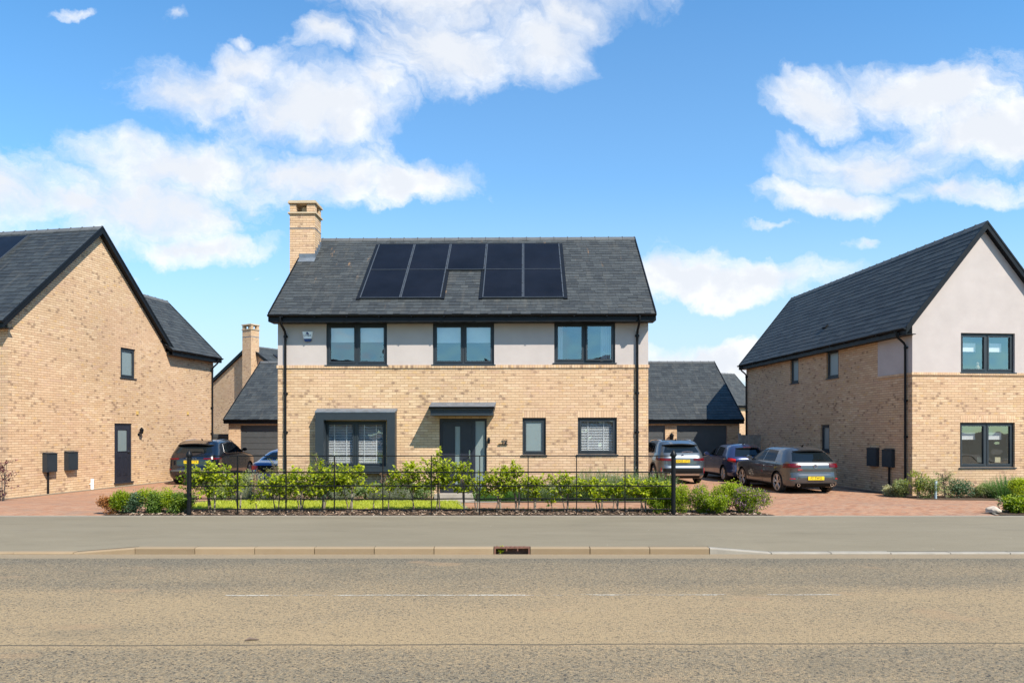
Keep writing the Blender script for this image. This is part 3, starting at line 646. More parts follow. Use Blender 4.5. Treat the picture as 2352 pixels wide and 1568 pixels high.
gable_roof(H, ID, -.1, LH+.12, BE, DH+.42, ZE, ZR, M['slate'], 11, wall_in=.38, gauge=.165, sw=.25)
# bay window surround
b0_, b1_, bz0, bz1 = rect(H, 724, 907, 945, 1087, -.28)
i0, i1, iz0, iz1 = rect(H, 743, 889, 964, 1073, -.28)
mb = MB()
mb.box(front, b0_, i0, .0, .28, bz0, bz1); mb.box(front, i1, b1_, .0, .28, bz0, bz1); mb.box(front, i0, i1, .0, .28, iz1, bz1); mb.box(front, i0, i1, .0, .28, bz0, iz0)
mb.box(front, i0-.0, i1, .15, .285, iz0+.0, iz0+.025); mb.build('bay_surround', M['anthra'], H)
mb = MB(); zt = hit(H, 815, 938)[1]
q = [(b0_-.01, .295, bz1+.002), (b1_+.01, .295, bz1+.002), (b1_+.03, .004, zt), (b0_-.03, .004, zt)]; mb.face([front(*p) for p in q])
mb.face([front(b0_-.01, .295, bz1-.03), front(b1_+.01, .295, bz1-.03), front(b1_+.01, .295, bz1+.002), front(b0_-.01, .295, bz1+.002)])
for s_, e_ in ((b0_-.01, b0_-.03), (b1_+.01, b1_+.03)): mb.face([front(s_, .295, bz1+.002), front(s_, 0, bz1+.002), front(e_, .004, zt)])
mb.build('lead_flashing', M['lead'], H)
window(H, front, bayo[0], bayo[1], bayo[2], bayo[3], 2, .03, 'slats', sill=False, label='bay window with venetian blinds')
# door canopy
c0, c1, cz0, cz1 = rect(H, 988.6, 1132.6, 943, 953.6, -.63); tz = hit(H, 1060, 923.5)[1]; fz = hit(H, 1060, 933, -.63)[1]
mb = MB(); mb.box(front, c0, c1, .0, .63, cz0, cz1+.02); mb.box(front, c0-.02, c1+.02, .003, .66, cz1+.02, cz1+.035); cn = mb.build('canopy', M['anthra'], H)
mb = MB(); n = 6; pr = [(.69+.05*math.cos(math.pi*i/n), fz-.01-.06*math.sin(math.pi*i/n)) for i in range(n+1)]
for p, q in zip(pr, pr[1:]): mb.face([front(c0-.03, *p), front(c1+.03, *p), front(c1+.03, *q), front(c0-.03, *q)])
for e in (c0-.03, c1+.03): mb.face([front(e, *p) for p in pr])
mb.build('gutter', M['black'], cn)
mb = MB(); mb.face([front(c0-.03, .66, fz), front(c1+.03, .66, fz), front(c1+.06, .004, tz), front(c0-.06, .004, tz)])
for s_, e_ in ((c0-.03, c0-.06), (c1+.03, c1+.06)): mb.face([front(s_, .66, fz), front(s_, 0, fz-.05), front(e_, .004, tz)])
mb.face([front(c0-.03, .66, cz1+.03), front(c1+.03, .66, cz1+.03), front(c1+.03, .66, fz), front(c0-.03, .66, fz)])
mb.build('lead_flashing', M['lead'], cn)
# front door with sidelight
d0, d1, dz0, dz1 = dooro; dz0 = .03
X = lambda u: hit(H, u, 1000)[0]; Z = lambda v: hit(H, 1060, v)[1]
mb = MB(); r0 = -.10
mb.box(front, d0, d0+.065, r0-.07, r0, dz0, dz1); mb.box(front, d1-.065, d1, r0-.07, r0, dz0, dz1); mb.box(front, d0+.065, d1-.065, r0-.07, r0, dz1-.07, dz1)
xl = X(1084); mb.box(front, xl, xl+.09, r0-.07, r0+.006, dz0, dz1-.07); mb.box(front, xl+.09, d1-.065, r0-.07, r0-.002, dz0, dz0+.14); mb.build('door_frame', M['doorgrey'], H)
mb = MB(); s0, s1, sz0, sz1 = X(1044.4), X(1056), .28, Z(979)
L0_, L1_ = d0+.07, xl-.004
mb.box(front, L0_, s0, r0-.06, r0-.012, dz0, dz1-.075); mb.box(front, s1, L1_, r0-.06, r0-.012, dz0, dz1-.075); mb.box(front, s0, s1, r0-.06, r0-.012, dz0, sz0); mb.box(front, s0, s1, r0-.06, r0-.012, sz1, dz1-.075)
for sx in (s0-.03, s1): mb.box(front, sx, sx+.03, r0-.012, r0-.004, sz0, sz1)
for k in range(1, 5): mb.box(front, s1+.05, L1_-.03, r0-.012, r0-.009, dz0+.42*k, dz0+.42*k+.012)
dr_ = mb.build('front_door', M['doorgrey'], H)
mb = MB(); mb.face([front(s0, r0-.035, sz0), front(s1, r0-.035, sz0), front(s1, r0-.035, sz1), front(s0, r0-.035, sz1)]); mb.build('door_glass', M['frost'], dr_)
mb = MB(); xh = L1_-.07; mb.box(front, xh-.02, xh+.02, r0-.012, r0, 1.0, 1.25); mb.tube([front(xh, r0, 1.12), front(xh, r0+.05, 1.12), front(xh-.05, r0+.06, 1.09), front(xh-.13, r0+.06, 1.09)], .011, 6); mb.build('handle', M['steel'], dr_)
mb = MB(); mb.face([front(xl+.09, r0-.03, dz0+.14), front(d1-.065, r0-.03, dz0+.14), front(d1-.065, r0-.03, dz1-.07), front(xl+.09, r0-.03, dz1-.07)]); mb.build('sidelight', M['frost'], H)
mb = MB(); mb.box(front, d0-.1, d1+.1, -.25, .34, -.2, .03); mb.build('door_step', M['concrete'], H)
# chimney on the left gable
cx0, cx1 = -.40, .40; cy0, cy1 = 2.15, 2.80; ctop = CAMZ+(CV-460.5)*21.6/F
mb = MB(); bx = lambda x0, x1, y0, y1, z0, z1, m_=mb: m_.box(ID, x0, x1, y0, y1, z0, z1)
bx(cx0, cx1, cy0, cy1, ZG, ctop-.42); sl_ = .17
for (x0, x1) in ((cx0, cx0+.2), (cx1-.26, cx1)):
    for (y0, y1) in ((cy0, cy0+.2), (cy1-.2, cy1)): bx(x0, x1, y0, y1, ctop-.37, ctop-.09)
ch = mb.build('chimney', M['brick'], H)
mb = MB(); mb.box(ID, cx0-.05, cx1+.05, cy0-.05, cy1+.05, ctop-.09, ctop-.04); mb.box(ID, cx0-.03, cx1+.03, cy0-.03, cy1+.03, ctop-.0401, ctop); mb.box(ID, cx0-.05, cx1+.05, cy0-.05, cy1+.05, ctop-.42, ctop-.37); mb.build('chimney_cap', M['stone'], ch)
mb = MB(); mb.lathe(((cx0+cx1)/2, (cy0+cy1)/2, ctop-.36), (0, 0, 1), [(0, .13), (.22, .12), (.22, .09), (0, .09)], 16); mb.build('chimney_pot', M['stone'], ch)
zf = lambda y: ZE+SLP*(y-BE)
mb = MB(); z_ = ctop-.89; mb.box(ID, cx0-.006, cx1+.006, cy0-.006, cy1+.006, z_, z_+.025)
mb.box(ID, -.095, cx1+.012, cy0-.012, cy0+.01, zf(cy0)-.02, zf(cy0)+.16); mb.face([(-.095, cy0-.18, zf(cy0-.18)+.02), (cx1+.03, cy0-.18, zf(cy0-.18)+.02), (cx1+.03, cy0-.012, zf(cy0)+.03), (-.095, cy0-.012, zf(cy0)+.03)])
for k in range(4):
    y0, y1 = cy0+.16*k, cy0+.16*(k+1); mb.box(ID, cx1, cx1+.013, y0, y1, zf(y0), zf(y1)+.14)
mb.build('lead_flashing', M['lead'], ch)
# solar panels let into the roof
t_ = Vector((0, 1, SLP)).normalized(); nn = Vector((0, -SLP, 1)).normalized()
rf = lambda a, d, s: tuple(Vector((a, BE, ZE))+t_*s+nn*d)
sy = lambda y: (y-BE)*math.hypot(1, SLP)
ys = [sy(.19), sy(1.48), sy(2.80)]; px0, px1 = 2.30, 8.16; pw = (px1-px0)/5
for r_ in (0, 1):
    for c_ in range(5):
        if r_ == 0 and c_ == 2: continue
        a, b, s0_, s1_ = px0+pw*c_, px0+pw*(c_+1), ys[r_], ys[r_+1]
        mb = MB(); mb.box(rf, a+.035, b-.035, .02, .065, s0_+.02, s1_-.015)
        o = mb.build('solar_panel', M['panel'], H)
        mb = MB(); mb.box(rf, a+.006, a+.035, .02, .075, s0_, s1_-.005); mb.box(rf, b-.035, b-.006, .02, .075, s0_, s1_-.005); mb.box(rf, a+.035, b-.035, .02, .072, s0_, s0_+.02)
        for k in (.15, .5, .85): mb.box(rf, b-.035, b-.004, .075, .086, s0_+(s1_-s0_)*k-.03, s0_+(s1_-s0_)*k+.03)
        mb.build('panel_frame', M['alu'], o)
mb = MB()
mb.box(rf, px0-.10, px0+.004, .008, .045, ys[0]-.03, ys[2]+.06); mb.box(rf, px1-.004, px1+.10, .008, .045, ys[0]-.03, ys[2]+.06); mb.box(rf, px0, px1, .008, .04, ys[2], ys[2]+.10)
mb.box(rf, px0+pw*2-.004, px0+pw*2+.09, .008, .045, ys[0]-.03, ys[1]-.005); mb.box(rf, px0+pw*3-.09, px0+pw*3+.004, .008, .045, ys[0]-.03, ys[1]-.005)
mb.build('panel_flashing', M['black'], H)
downpipe(H, front, X(657), ZE-.06, ZG, .46); downpipe(H, front, X(1463), ZE-.06, ZG, .46)
# alarm box
a0, a1, z0, z1 = rect(H, 696, 719, 762, 785)
ac = (a0+a1)/2; ab = thing('alarm_box', 'white and blue shield shaped alarm box on the rendered wall', 'alarm box', (0, 0, 0))
ab.parent = None
def world(o, p): return o.matrix_basis @ Vector(p)
bpy.context.view_layer.update()
ab.location = world(H, (ac, 0, 0)); ab.rotation_euler = H.rotation_euler
def shield(z): t = (z-z0)/(z1-z0); return (a1-a0)/2*(.50+.50*t**.6) if t > .0 else (a1-a0)/2*.42
def shield_part(za, zb, d, m, nm):
    mb = MB(); n = 6; zs = [za+(zb-za)*i/n for i in range(n+1)]
    L_ = [(-shield(z), z) for z in zs]; Rr = [(shield(z), z) for z in zs][::-1]; poly = L_+Rr
    mb.face([(x, -d, z) for x, z in poly])
    for i in range(len(poly)):
        p, q = poly[i], poly[(i+1) % len(poly)]; mb.face([(p[0], -d, p[1]), (q[0], -d, q[1]), (q[0]*1.04, 0, q[1]), (p[0]*1.04, 0, p[1])])
    return mb.build(nm, m, ab)
zz = z0+(z1-z0)*.30
shield_part(zz+.001, z1, .055, M['white'], 'cover'); shield_part(z0, zz, .045, M['bluep'], 'strobe')
def text_mesh(body, size, m, parent, loc, rot, name='lettering', ext=.002, align='CENTER', sx=1.0):
    cu = bpy.data.curves.new('t', 'FONT'); cu.body = body; cu.size = size; cu.extrude = ext; cu.align_x = align; cu.align_y = 'CENTER'; cu.resolution_u = 2
    o = bpy.data.objects.new('t', cu); COL.objects.link(o); dg = bpy.context.evaluated_depsgraph_get(); me = bpy.data.meshes.new_from_object(o.evaluated_get(dg))
    bpy.data.objects.remove(o); bpy.data.curves.remove(cu); me.materials.clear(); me.materials.append(m)
    q = bpy.data.objects.new(name, me); COL.objects.link(q); q.parent = parent; q.location = loc; q.rotation_euler = rot; q.scale = (sx, 1, 1); return q
text_mesh('LYNX', .085, M['black'], ab, (0, -.0575, z0+(z1-z0)*.60), (R(90), 0, 0))
mb = MB(); zc = z0+(z1-z0)*.86; mb.face([(-.05, -.057, zc-.02), (0, -.057, zc-.035), (.05, -.057, zc-.06), (.03, -.057, zc), (-.01, -.057, zc+.035), (-.03, -.057, zc+.01)]); mb.build('emblem', M['bluep'], ab)
# house number and wall lamp by the door
hn = thing('house_number', 'dark metal house number 23 standing on a short bar right of the front door', 'house number', world(H, (X(1155.5), 0, Z(1014.5))), H.rotation_euler[2])
mb = MB(); mb.box(front, -.13, .13, .02, .045, -.075, -.05); mb.box(front, -.02, .02, 0, .03, -.07, -.055); mb.build('bar', M['iron'], hn)
text_mesh('23', .17, M['iron'], hn, (.05, -.035, .015), (R(90), 0, 0), 'digits', .012)
lp = thing('wall_lamp', 'small dark wall lamp tight to the right edge of the front door opening', 'wall lamp', world(H, (X(1123), 0, Z(1012))), H.rotation_euler[2])
mb = MB(); mb.lathe((0, -.09, -.08), (0, 0, 1), [(0, .02), (.02, .035), (.12, .045), (.17, .02), (.18, .0)], 12); mb.box(front, -.012, .012, 0, .09, .04, .06); mb.box(front, -.03, .03, 0, .015, -.03, .09); mb.build('lantern', M['iron'], lp)

# ------------------------------------------------------------------ left house
HL = thing('gabled_brick_house', 'left house of buff brick with a tall gable and grey side door', 'house', (-14.70, 19.90, 0), R(-9.9))
gab = lambda a, d, z: (d, a, z); ZGL = -.3; MD = 6.84; WD = 9.94; zel, zrl = 4.97, 8.72
swin = rect(HL, 277, 311, 800, 868, 0, 'y'); sdoor = rect(HL, 263, 303, 972, 1101, 0, 'y')
sdoor = (sdoor[0], sdoor[1], -.02, sdoor[3])
mb = MB(); wall(mb, gab, 0, WD, ZGL, 4.9, [swin, sdoor]); sl_ = (zrl-zel)/(MD/2+.3)
gable_poly(mb, gab, 0, MD, 4.9, zel+sl_*.3-.14, zrl-.14)
wall(mb, front, -9.0, 0, ZGL, 5.15, [(-8, -6.2, .9, 2.1), (-5.2, -3.4, 3.7, 4.75)]); mb.box(ID, -9.0, -8.7, .3, MD, ZGL, 4.9)
wall(mb, lambda a, d, z: (a, WD+d, z), -4.7, 0, ZGL, 4.9, []); gable_poly(mb, lambda a, d, z: (a, WD+d, z), -4.7, 0, 4.9, 5.1, 7.36)
wall(mb, lambda a, d, z: (a, MD+d, z), -9, -4.7, ZGL, 4.9, []); wall(mb, lambda a, d, z: (-4.7-d, a, z), MD, WD, ZGL, 4.9, [])
mb.build('brick_wall', M['brick'], HL)
mb = MB(); gable_poly(mb, lambda a, d, z: (-9.0-d, a, z), 0, MD, 4.9, zel+sl_*.3-.14, zrl-.14); mb.build('far_gable', M['brick'], HL)
gable_roof(HL, ID, -9.15, .17, -.3, MD+.3, zel, zrl, M['slate_dark'], 21, gutters=(1, 0), gauge=.21)
yf = lambda z: (MD+.3)-(z-zel)/sl_
ZW = 7.52
gable_roof(HL, lambda a, b, z: (b, a, z), 4.0, WD+.14, -5.0, .3, zel, ZW, M['slate_plain'], 24, gutters=(0, 1), verges=(0, 1), st=lambda f: max(0.0, yf(zel+(ZW-zel)*f)-.25-4.0), gauge=.21)
window(HL, gab, *swin, 1, .05, None, frost=True, label='small frosted window'); window(HL, front, -8, -6.2, .9, 2.1); window(HL, front, -5.2, -3.4, 3.7, 4.75)
for q in (swin, sdoor): mb = MB(); mb.box(gab, q[0], q[1], -.02, .004, q[3]+.002, q[3]+.215); mb.build('brick_lintel', M['soldier'], HL)
q = sdoor; mb = MB(); frame_bars(mb, gab, q[0], q[1], q[2], q[3], .06, -.09, -.03); mb.box(gab, q[0]-.03, q[1]+.03, -.05, .06, q[2]-.05, q[2]+.005)
mb.build('door_frame', M['doorgrey'], HL)
mb = MB(); g0, g1, gz0, gz1 = q[0]+.2, q[1]-.2, 1.08, q[3]-.22
A, B = q[0]+.064, q[1]-.064; C, D = q[2]+.06, q[3]-.064
mb.box(gab, A, g0, -.085, -.045, C, D); mb.box(gab, g1, B, -.085, -.045, C, D); mb.box(gab, g0, g1, -.085, -.045, C, gz0); mb.box(gab, g0, g1, -.085, -.045, gz1, D)
mid = (A+B)/2
for (p, r_) in ((A+.11, mid-.05), (mid+.05, B-.11)): frame_bars(mb, gab, p, r_, .22, .88, .022, -.045, -.035); mb.box(gab, p+.05, r_-.05, -.045, -.038, .28, .82)
frame_bars(mb, gab, g0-.03, g1+.03, gz0-.03, gz1+.03, .03, -.045, -.032)
sd = mb.build('side_door', M['doorgrey'], HL)
mb = MB(); mb.face([gab(g0, -.06, gz0), gab(g1, -.06, gz0), gab(g1, -.06, gz1), gab(g0, -.06, gz1)]); mb.build('door_glass', M['frost'], sd)
mb = MB(); mb.box(gab, B-.07, B-.03, -.045, -.035, .98, 1.2); mb.tube([gab(B-.05, -.035, 1.08), gab(B-.05, .01, 1.08), gab(B-.16, .01, 1.08)], .01, 6); mb.build('handle', M['steel'], sd)
yy = hit(HL, 488, 950, .06, 'y')[0]; downpipe(HL, gab, yy, zel-.06, ZGL, .34)
# low plinth course and yellow wall vents
for (u, v) in ((315, 947), (431, 948)):
    a, z = hit(HL, u, v, 0, 'y'); mb = MB(); mb.box(gab, a-.05, a+.05, .002, .02, z-.06, z+.05); mb.box(gab, a-.05, a+.05, .002, .035, z-.075, z-.06); mb.build('wall_vent', M['yellow'], HL)
# solar panels on the street side of the roof
tl = Vector((0, 1, sl_)).normalized(); nl = Vector((0, -sl_, 1)).normalized(); Lsl = math.hypot(MD/2+.3, zrl-zel)
rl = lambda a, d, s: tuple(Vector((a, -.3, zel))+tl*s+nl*d)
for k in range(4):
    mb = MB(); mb.box(rl, -2.42-1.14*(k+1)+.02, -2.42-1.14*k-.02, .02, .07, Lsl*.56, Lsl*.925); o = mb.build('solar_panel', M['panel'], HL)
    mb = MB(); mb.box(rl, -2.42-1.14*k-.02, -2.42-1.14*k, .01, .08, Lsl*.56-.02, Lsl*.925+.02); mb.build('panel_frame', M['alu'], o)
HR = None
def meter_box(o, fm, u0, u1, v0, v1, axis, lab, grp, pipe):
    a0, a1, z0, z1 = rect(o, u0, u1, v0, v1, 0, axis); c = world(o, fm((a0+a1)/2, 0, 0)); h = (a1-a0)/2
    t = thing('meter_box', lab, 'meter box', c, o.rotation_euler[2]); f2 = lambda a, d, z: tuple(Vector(fm(a, d, z))-Vector(fm(0, 0, 0)))
    f2 = lambda a, d, z: tuple(x-y for x, y in zip(fm(a, d, z), fm(0, 0, 0)))
    D = .11 if axis == 'y' and o is HR else .17
    mb = MB(); mb.box(f2, -h, h, .002, D, z0, z1-.03); q = [f2(-h, D+.02, z1-.035), f2(h, D+.02, z1-.035), f2(h, .002, z1), f2(-h, .002, z1)]; mb.face(q)
    mb.box(f2, -h-.01, h+.01, .002, D+.015, z1-.05, z1-.034); mb.box(f2, -h+.03, h-.03, D, D+.006, z0+.03, z1-.08); mb.build('cabinet', M['anthra'], t)
    if pipe: mb = MB(); mb.tube([f2(-h*.2, .06, z0+.01), f2(-h*.2, .06, -.2)], .03, 10); mb.build('pipe', M['black'], t, smooth=50)
bpy.context.view_layer.update()
meter_box(HL, gab, 97, 121, 1038, 1083, 'y', 'left dark meter box on the left gable wall, with a pipe down to the gravel', None, True)
meter_box(HL, gab, 147, 169, 1035, 1079, 'y', 'dark meter box without a pipe, nearer the grey side door of the left house', None, False)
a, z = hit(HL, 208, 1110, 0, 'y'); wp = thing('drain_pipe', 'short white plastic pipe standing against the left gable wall', 'pipe', world(HL, (.06, a, 0)), R(-9.9))
mb = MB(); mb.tube([(0, 0, -.2), (0, 0, z+.16)], .05, 12); mb.box(ID, -.06, .0, -.06, .06, z-.02, z+.0); mb.build('pipe', M['white'], wp)
a, z = hit(HL, 318, 990, 0, 'y')
def lantern(loc, rz, lab, k=1.0, dirn=(1, 0)):
    t = thing('wall_lamp', lab, 'wall lamp', loc, rz); dx_, dy_ = dirn; mb = MB()
    mb.lathe((dx_*.13, dy_*.13, -.1*k), (0, 0, 1), [(0, .0), (.01, .05*k), (.16*k, .07*k)], 8); mb.lathe((dx_*.13, dy_*.13, .06*k), (0, 0, 1), [(0, .085*k), (.06*k, .03*k), (.09*k, 0)], 8)
    mb.tube([(0, 0, -.16*k), (dx_*.08, dy_*.08, -.18*k), (dx_*.13, dy_*.13, -.1*k)], .012, 6); mb.lathe((0, 0, -.12*k), (dx_, dy_, 0), [(0, .05), (.015, .05), (.02, 0)], 10)
    mb.build('lantern', M['iron'], t); return t
lantern(world(HL, (0, a, z)), R(-9.9), 'black coach lantern beside the grey side door of the left house')

# ------------------------------------------------------------------ right house
HR = thing('rendered_gable_house', 'brick house at the right with a pale rendered gable front and long slate roof', 'house', (12.09, 20.62, 0), R(4.96))
WR, DR_, zer, zrr = 4.6, 11.7, 4.90, 8.12; slr = (zrr-zer)/(WR/2+.3)
sw_ = lambda a, d, z: (-d, a, z)
s1 = rect(HR, 1815, 1834, 822, 880, 0, 'y'); s2 = rect(HR, 1898, 1926, 804, 868, 0, 'y'); s3 = rect(HR, 1885, 1905, 975, 1037, 0, 'y')
fu = rect(HR, 2207, 2331, 765, 855); fl = rect(HR, 2205, 2331, 970, 1073); zb0 = hit(HR, 2200, 862)[1]; zb1 = hit(HR, 2200, 855.5)[1]
yr_ = hit(HR, 2016, 820, 0, 'y')[0]
mb = MB(); wall(mb, front, 0, WR, -.4, zb0, [fl]); wall(mb, sw_, 0, yr_, -.4, zb0, []); wall(mb, sw_, yr_, DR_, -.4, 5.05, [s1, s2, s3])
wall(mb, lambda a, d, z: (WR+d, a, z), 0, DR_, -.4, 5.05, []); wall(mb, lambda a, d, z: (a, DR_+d, z), 0, WR, -.4, 4.9, []); gable_poly(mb, lambda a, d, z: (a, DR_+d, z), 0, WR, 4.9, zer+slr*.3-.13, zrr-.15)
mb.build('brick_wall', M['brick_pink'], HR)
mb = MB(); wall(mb, front, 0, WR, zb1, 4.9, [(fu[0], fu[1], max(fu[2], zb1+.001), fu[3])]); gable_poly(mb, front, 0, WR, 4.9, zer+slr*.3-.13, zrr-.15); wall(mb, sw_, -.003, yr_, zb1, 5.05, []); mb.build('rendered_wall', M['render'], HR)
mb = MB(); mb.box(front, -.028, WR+.028, -.05, .028, zb0, zb1); mb.box(sw_, .0501, yr_, -.05, .028, zb0, zb1); mb.build('brick_band', M['soldier'], HR)
gable_roof(HR, lambda a, b, z: (b, a, z), -.14, DR_+.14, -.3, WR+.3, zer, zrr, M['slate_plain'], 31, gauge=.215, sw=.5)
mb = MB(); tl2 = Vector((1, 0, slr)).normalized(); nl2 = Vector((-slr, 0, 1)).normalized(); r2 = lambda a, d, s: tuple(Vector((-.3, a, zer))+tl2*s+nl2*d)
mb.box(r2, 5.4, 5.65, .01, .07, 1.05, 1.2); mb.build('roof_vent', M['black'], HR)
window(HR, front, *fu, 2, .07, 'white', bl=.44); window(HR, front, *fl, 2, .07, 'white', bl=.36)
for s_ in (s1, s2, s3): window(HR, sw_, *s_, 1, .06, None, frost=True)
mb = MB(); mb.box(front, fl[0], fl[1], -.02, .004, fl[3]+.002, fl[3]+.215); mb.build('brick_lintel', M['soldier'], HR)
# cards and ornament on the sills
mb = MB()
for (u, v0, v1, w0) in ((2264, 1050, 1062, 20), (2305, 1049, 1062, 18)):
    a, z = hit(HR, u*1.0-2, v1); mb.box(front, a-.09, a+.09, -.2, -.19, z, z+.16)
mb.build('card', plain('card', (.55, .48, .30), .8), HR)
a, z = hit(HR, 2257, 846); mb = MB(); mb.lathe(front(a, -.2, z-.02), (0, 0, 1), [(0, .05), (.08, .06), (.14, .03), (.2, .045), (.24, 0)], 10); mb.build('ornament', M['stone'], HR)
a_ = hit(HR, 2079, 900, -.06, 'y')[0]; downpipe(HR, sw_, a_, zer-.06, -.4, .34); downpipe(HR, sw_, DR_-.12, zer-.06, -.4, .34)
bpy.context.view_layer.update()
meter_box(HR, sw_, 1997.5, 2019.5, 1027, 1070, 'y', 'black meter box without a pipe on the shaded wall of the right house', None, False)
meter_box(HR, sw_, 2032.5, 2055.5, 1030, 1072, 'y', 'black meter box with a pipe below it, nearest the corner of the right house', None, True)

# ------------------------------------------------------------------ garages behind
def garage(x0, x1, yw, doors, lab, gate=None):
    t = thing('garage', lab, 'garage', (x0, yw, 0)); L = x1-x0; D = 9.2; ze, zr = 2.36, 5.58; hs = [(a-x0, b-x0, -.2, 2.07) for a, b in doors]
    mb = MB(); wall(mb, front, 0, L, -.3, 2.34, hs, th=.25); sl = (zr-ze)/(D/2+.3)
    for f in (lambda a, d, z: (-d, a, z), lambda a, d, z: (L+d, a, z)): wall(mb, f, 0, D, -.3, 2.2, []); gable_poly(mb, f, 0, D, 2.2, ze+sl*.3-.13, zr-.14)
    mb.build('brick_wall', M['brick'], t)
    mb = MB()
    for h in hs: mb.box(front, h[0], h[1], -.02, .004, h[3], h[3]+.18)
    mb.build('brick_lintel', M['soldier'], t)
    for h in hs:
        mb = MB(); mb.box(front, h[0]+.05, h[1]-.05, -.13, -.10, h[2], h[3]-.05); z = h[2]+.01
        while z < h[3]-.06: mb.box(front, h[0]+.051, h[1]-.051, -.10, -.085, z, min(z+.265, h[3]-.052)); z += .282
        mb.box(front, h[0], h[0]+.05, -.15, -.06, h[2], h[3]); mb.box(front, h[1]-.05, h[1], -.15, -.06, h[2], h[3]); mb.box(front, h[0]+.05, h[1]-.05, -.15, -.06, h[3]-.05, h[3]-.001)
        mb.build('garage_door', M['garage_grey'], t)
    gable_roof(t, ID, -.14, L+.14, -.2, D+.2, ze, zr, M['slate_plain'], 41, gauge=.24, wall_in=.18)
    return t
gL = garage(-13.62, -5.2, 32.8, [(-13.05, -10.55), (-9.6, -7.1)], 'low brick garage with grey door and slate roof behind the left driveway')
gR = garage(2.8, 10.93, 32.8, [(4.95, 7.36), (7.92, 10.33)], 'brick double garage with two grey doors behind the right driveway')
lantern((7.64, 32.8, 1.5), 0, 'coach lantern on the brick pier between the right garage doors', 1.5, (0, -1))
gt = thing('side_gate', 'plain grey gate between the left house and the left garage', 'gate', (-14.3, 33.2, 0)); mb = MB(); mb.box(ID, -.35, .66, 0, .05, -.15, 1.66); mb.box(ID, -.35, .66, -.02, 0, -.1, .0); mb.box(ID, -.35, .66, -.02, 0, 1.5, 1.6); mb.build('panel', M['garage_grey'], gt)
fn = thing('timber_fence', 'weathered grey-brown close board fence between the right garage and right house', 'fence', (10.15, 30.6, 0))
mb = MB(); x = .1
rng = random.Random(3)
while x < .95: mb.box(ID, x, x+.095, rng.uniform(-.006, .006), .02, -.2, 1.63+rng.uniform(-.015, .015)); x += .1
mb.build('boards', M['timber'], fn); mb = MB(); mb.box(ID, .0, .1, -.03, .07, -.2, 1.7); mb.build('fence_post', M['timber'], fn)
# ------------------------------------------------------------------ far houses
def far_house(nm, lab, loc, rz, x0, x1, D, ze, zr, m, chim=None, bmat='brick_pink', sol=False, wins=()):
    t = thing(nm, lab, 'house', loc, rz); mb = MB(); sl = (zr-ze)/((x1-x0)/2+.3); fr = lambda a, d, z: (a, -d, z)
    wall(mb, fr, x0, x1, -.3, ze-.1, list(wins)); gable_poly(mb, fr, x0, x1, ze-.1, ze+sl*.3-.13, zr-.14)
    wall(mb, lambda a, d, z: (a, D+d, z), x0, x1, -.3, ze-.1, []); gable_poly(mb, lambda a, d, z: (a, D+d, z), x0, x1, ze-.1, ze+sl*.3-.13, zr-.14)
    wall(mb, lambda a, d, z: (x0-d, a, z), 0, D, -.3, ze-.05, []); wall(mb, lambda a, d, z: (x1+d, a, z), 0, D, -.3, ze-.05, [])
    mb.build('brick_wall', M[bmat], t)
    gable_roof(t, lambda a, b, z: (b, a, z), -.14, D+.14, x0-.3, x1+.3, ze, zr, m, 51, gauge=.25)
    for w_ in wins: window(t, fr, *w_, 2, .07, room=False)
    if chim:
        cx, cy, ct, hw = chim; mb = MB(); mb.box(ID, cx-hw, cx+hw, cy-.35, cy+.35, -.3, ct-.4); 
        for sx in (-1, 1):
            for sy_ in (-1, 1): mb.box(ID, cx+sx*(hw-.11)-.11, cx+sx*(hw-.11)+.11, cy+sy_*.25-.1, cy+sy_*.25+.1, ct-.36, ct-.08)
        c = mb.build('chimney', M[bmat], t); mb = MB(); mb.box(ID, cx-hw-.05, cx+hw+.05, cy-.4, cy+.4, ct-.08, ct); mb.box(ID, cx-hw-.05, cx+hw+.05, cy-.4, cy+.4, ct-.41, ct-.36); mb.build('chimney_cap', M['stone'], c)
        mb = MB(); mb.box(ID, cx-hw-.006, cx+hw+.006, cy-.356, cy+.356, ct-.95, ct-.90); mb.build('lead_flashing', M['lead'], c)
    if sol:
        tv = Vector((-1, 0, sl)).normalized(); nv_ = Vector((sl, 0, 1)).normalized(); f = lambda a, d, s: tuple(Vector((x1+.3, a, ze))+tv*s+nv_*d)
        for k in range(3):
            mb = MB(); mb.box(f, 1.2+1.1*k, 2.27+1.1*k, .02, .07, 1.6, 4.3); mb.build('solar_panel', M['panel'], t)
    return t
far_house('chimneyed_house', 'distant brick house with a tall gable chimney, above the left garage', (-19.0, 50, 0), R(-30.7), -4.9, 4.2, 9, 5.3, 8.05, M['slate_plain'], (0.05, -.2, 9.55, .48), sol=True)
t = far_house('distant_house', 'far slate roofed house showing above the right garage roof', (23.0, 71.0, 0), R(25+90), -3.4, 3.4, 8, 4.3, 7.75, M['slate_plain'], (0, 7, 8.2, .5))
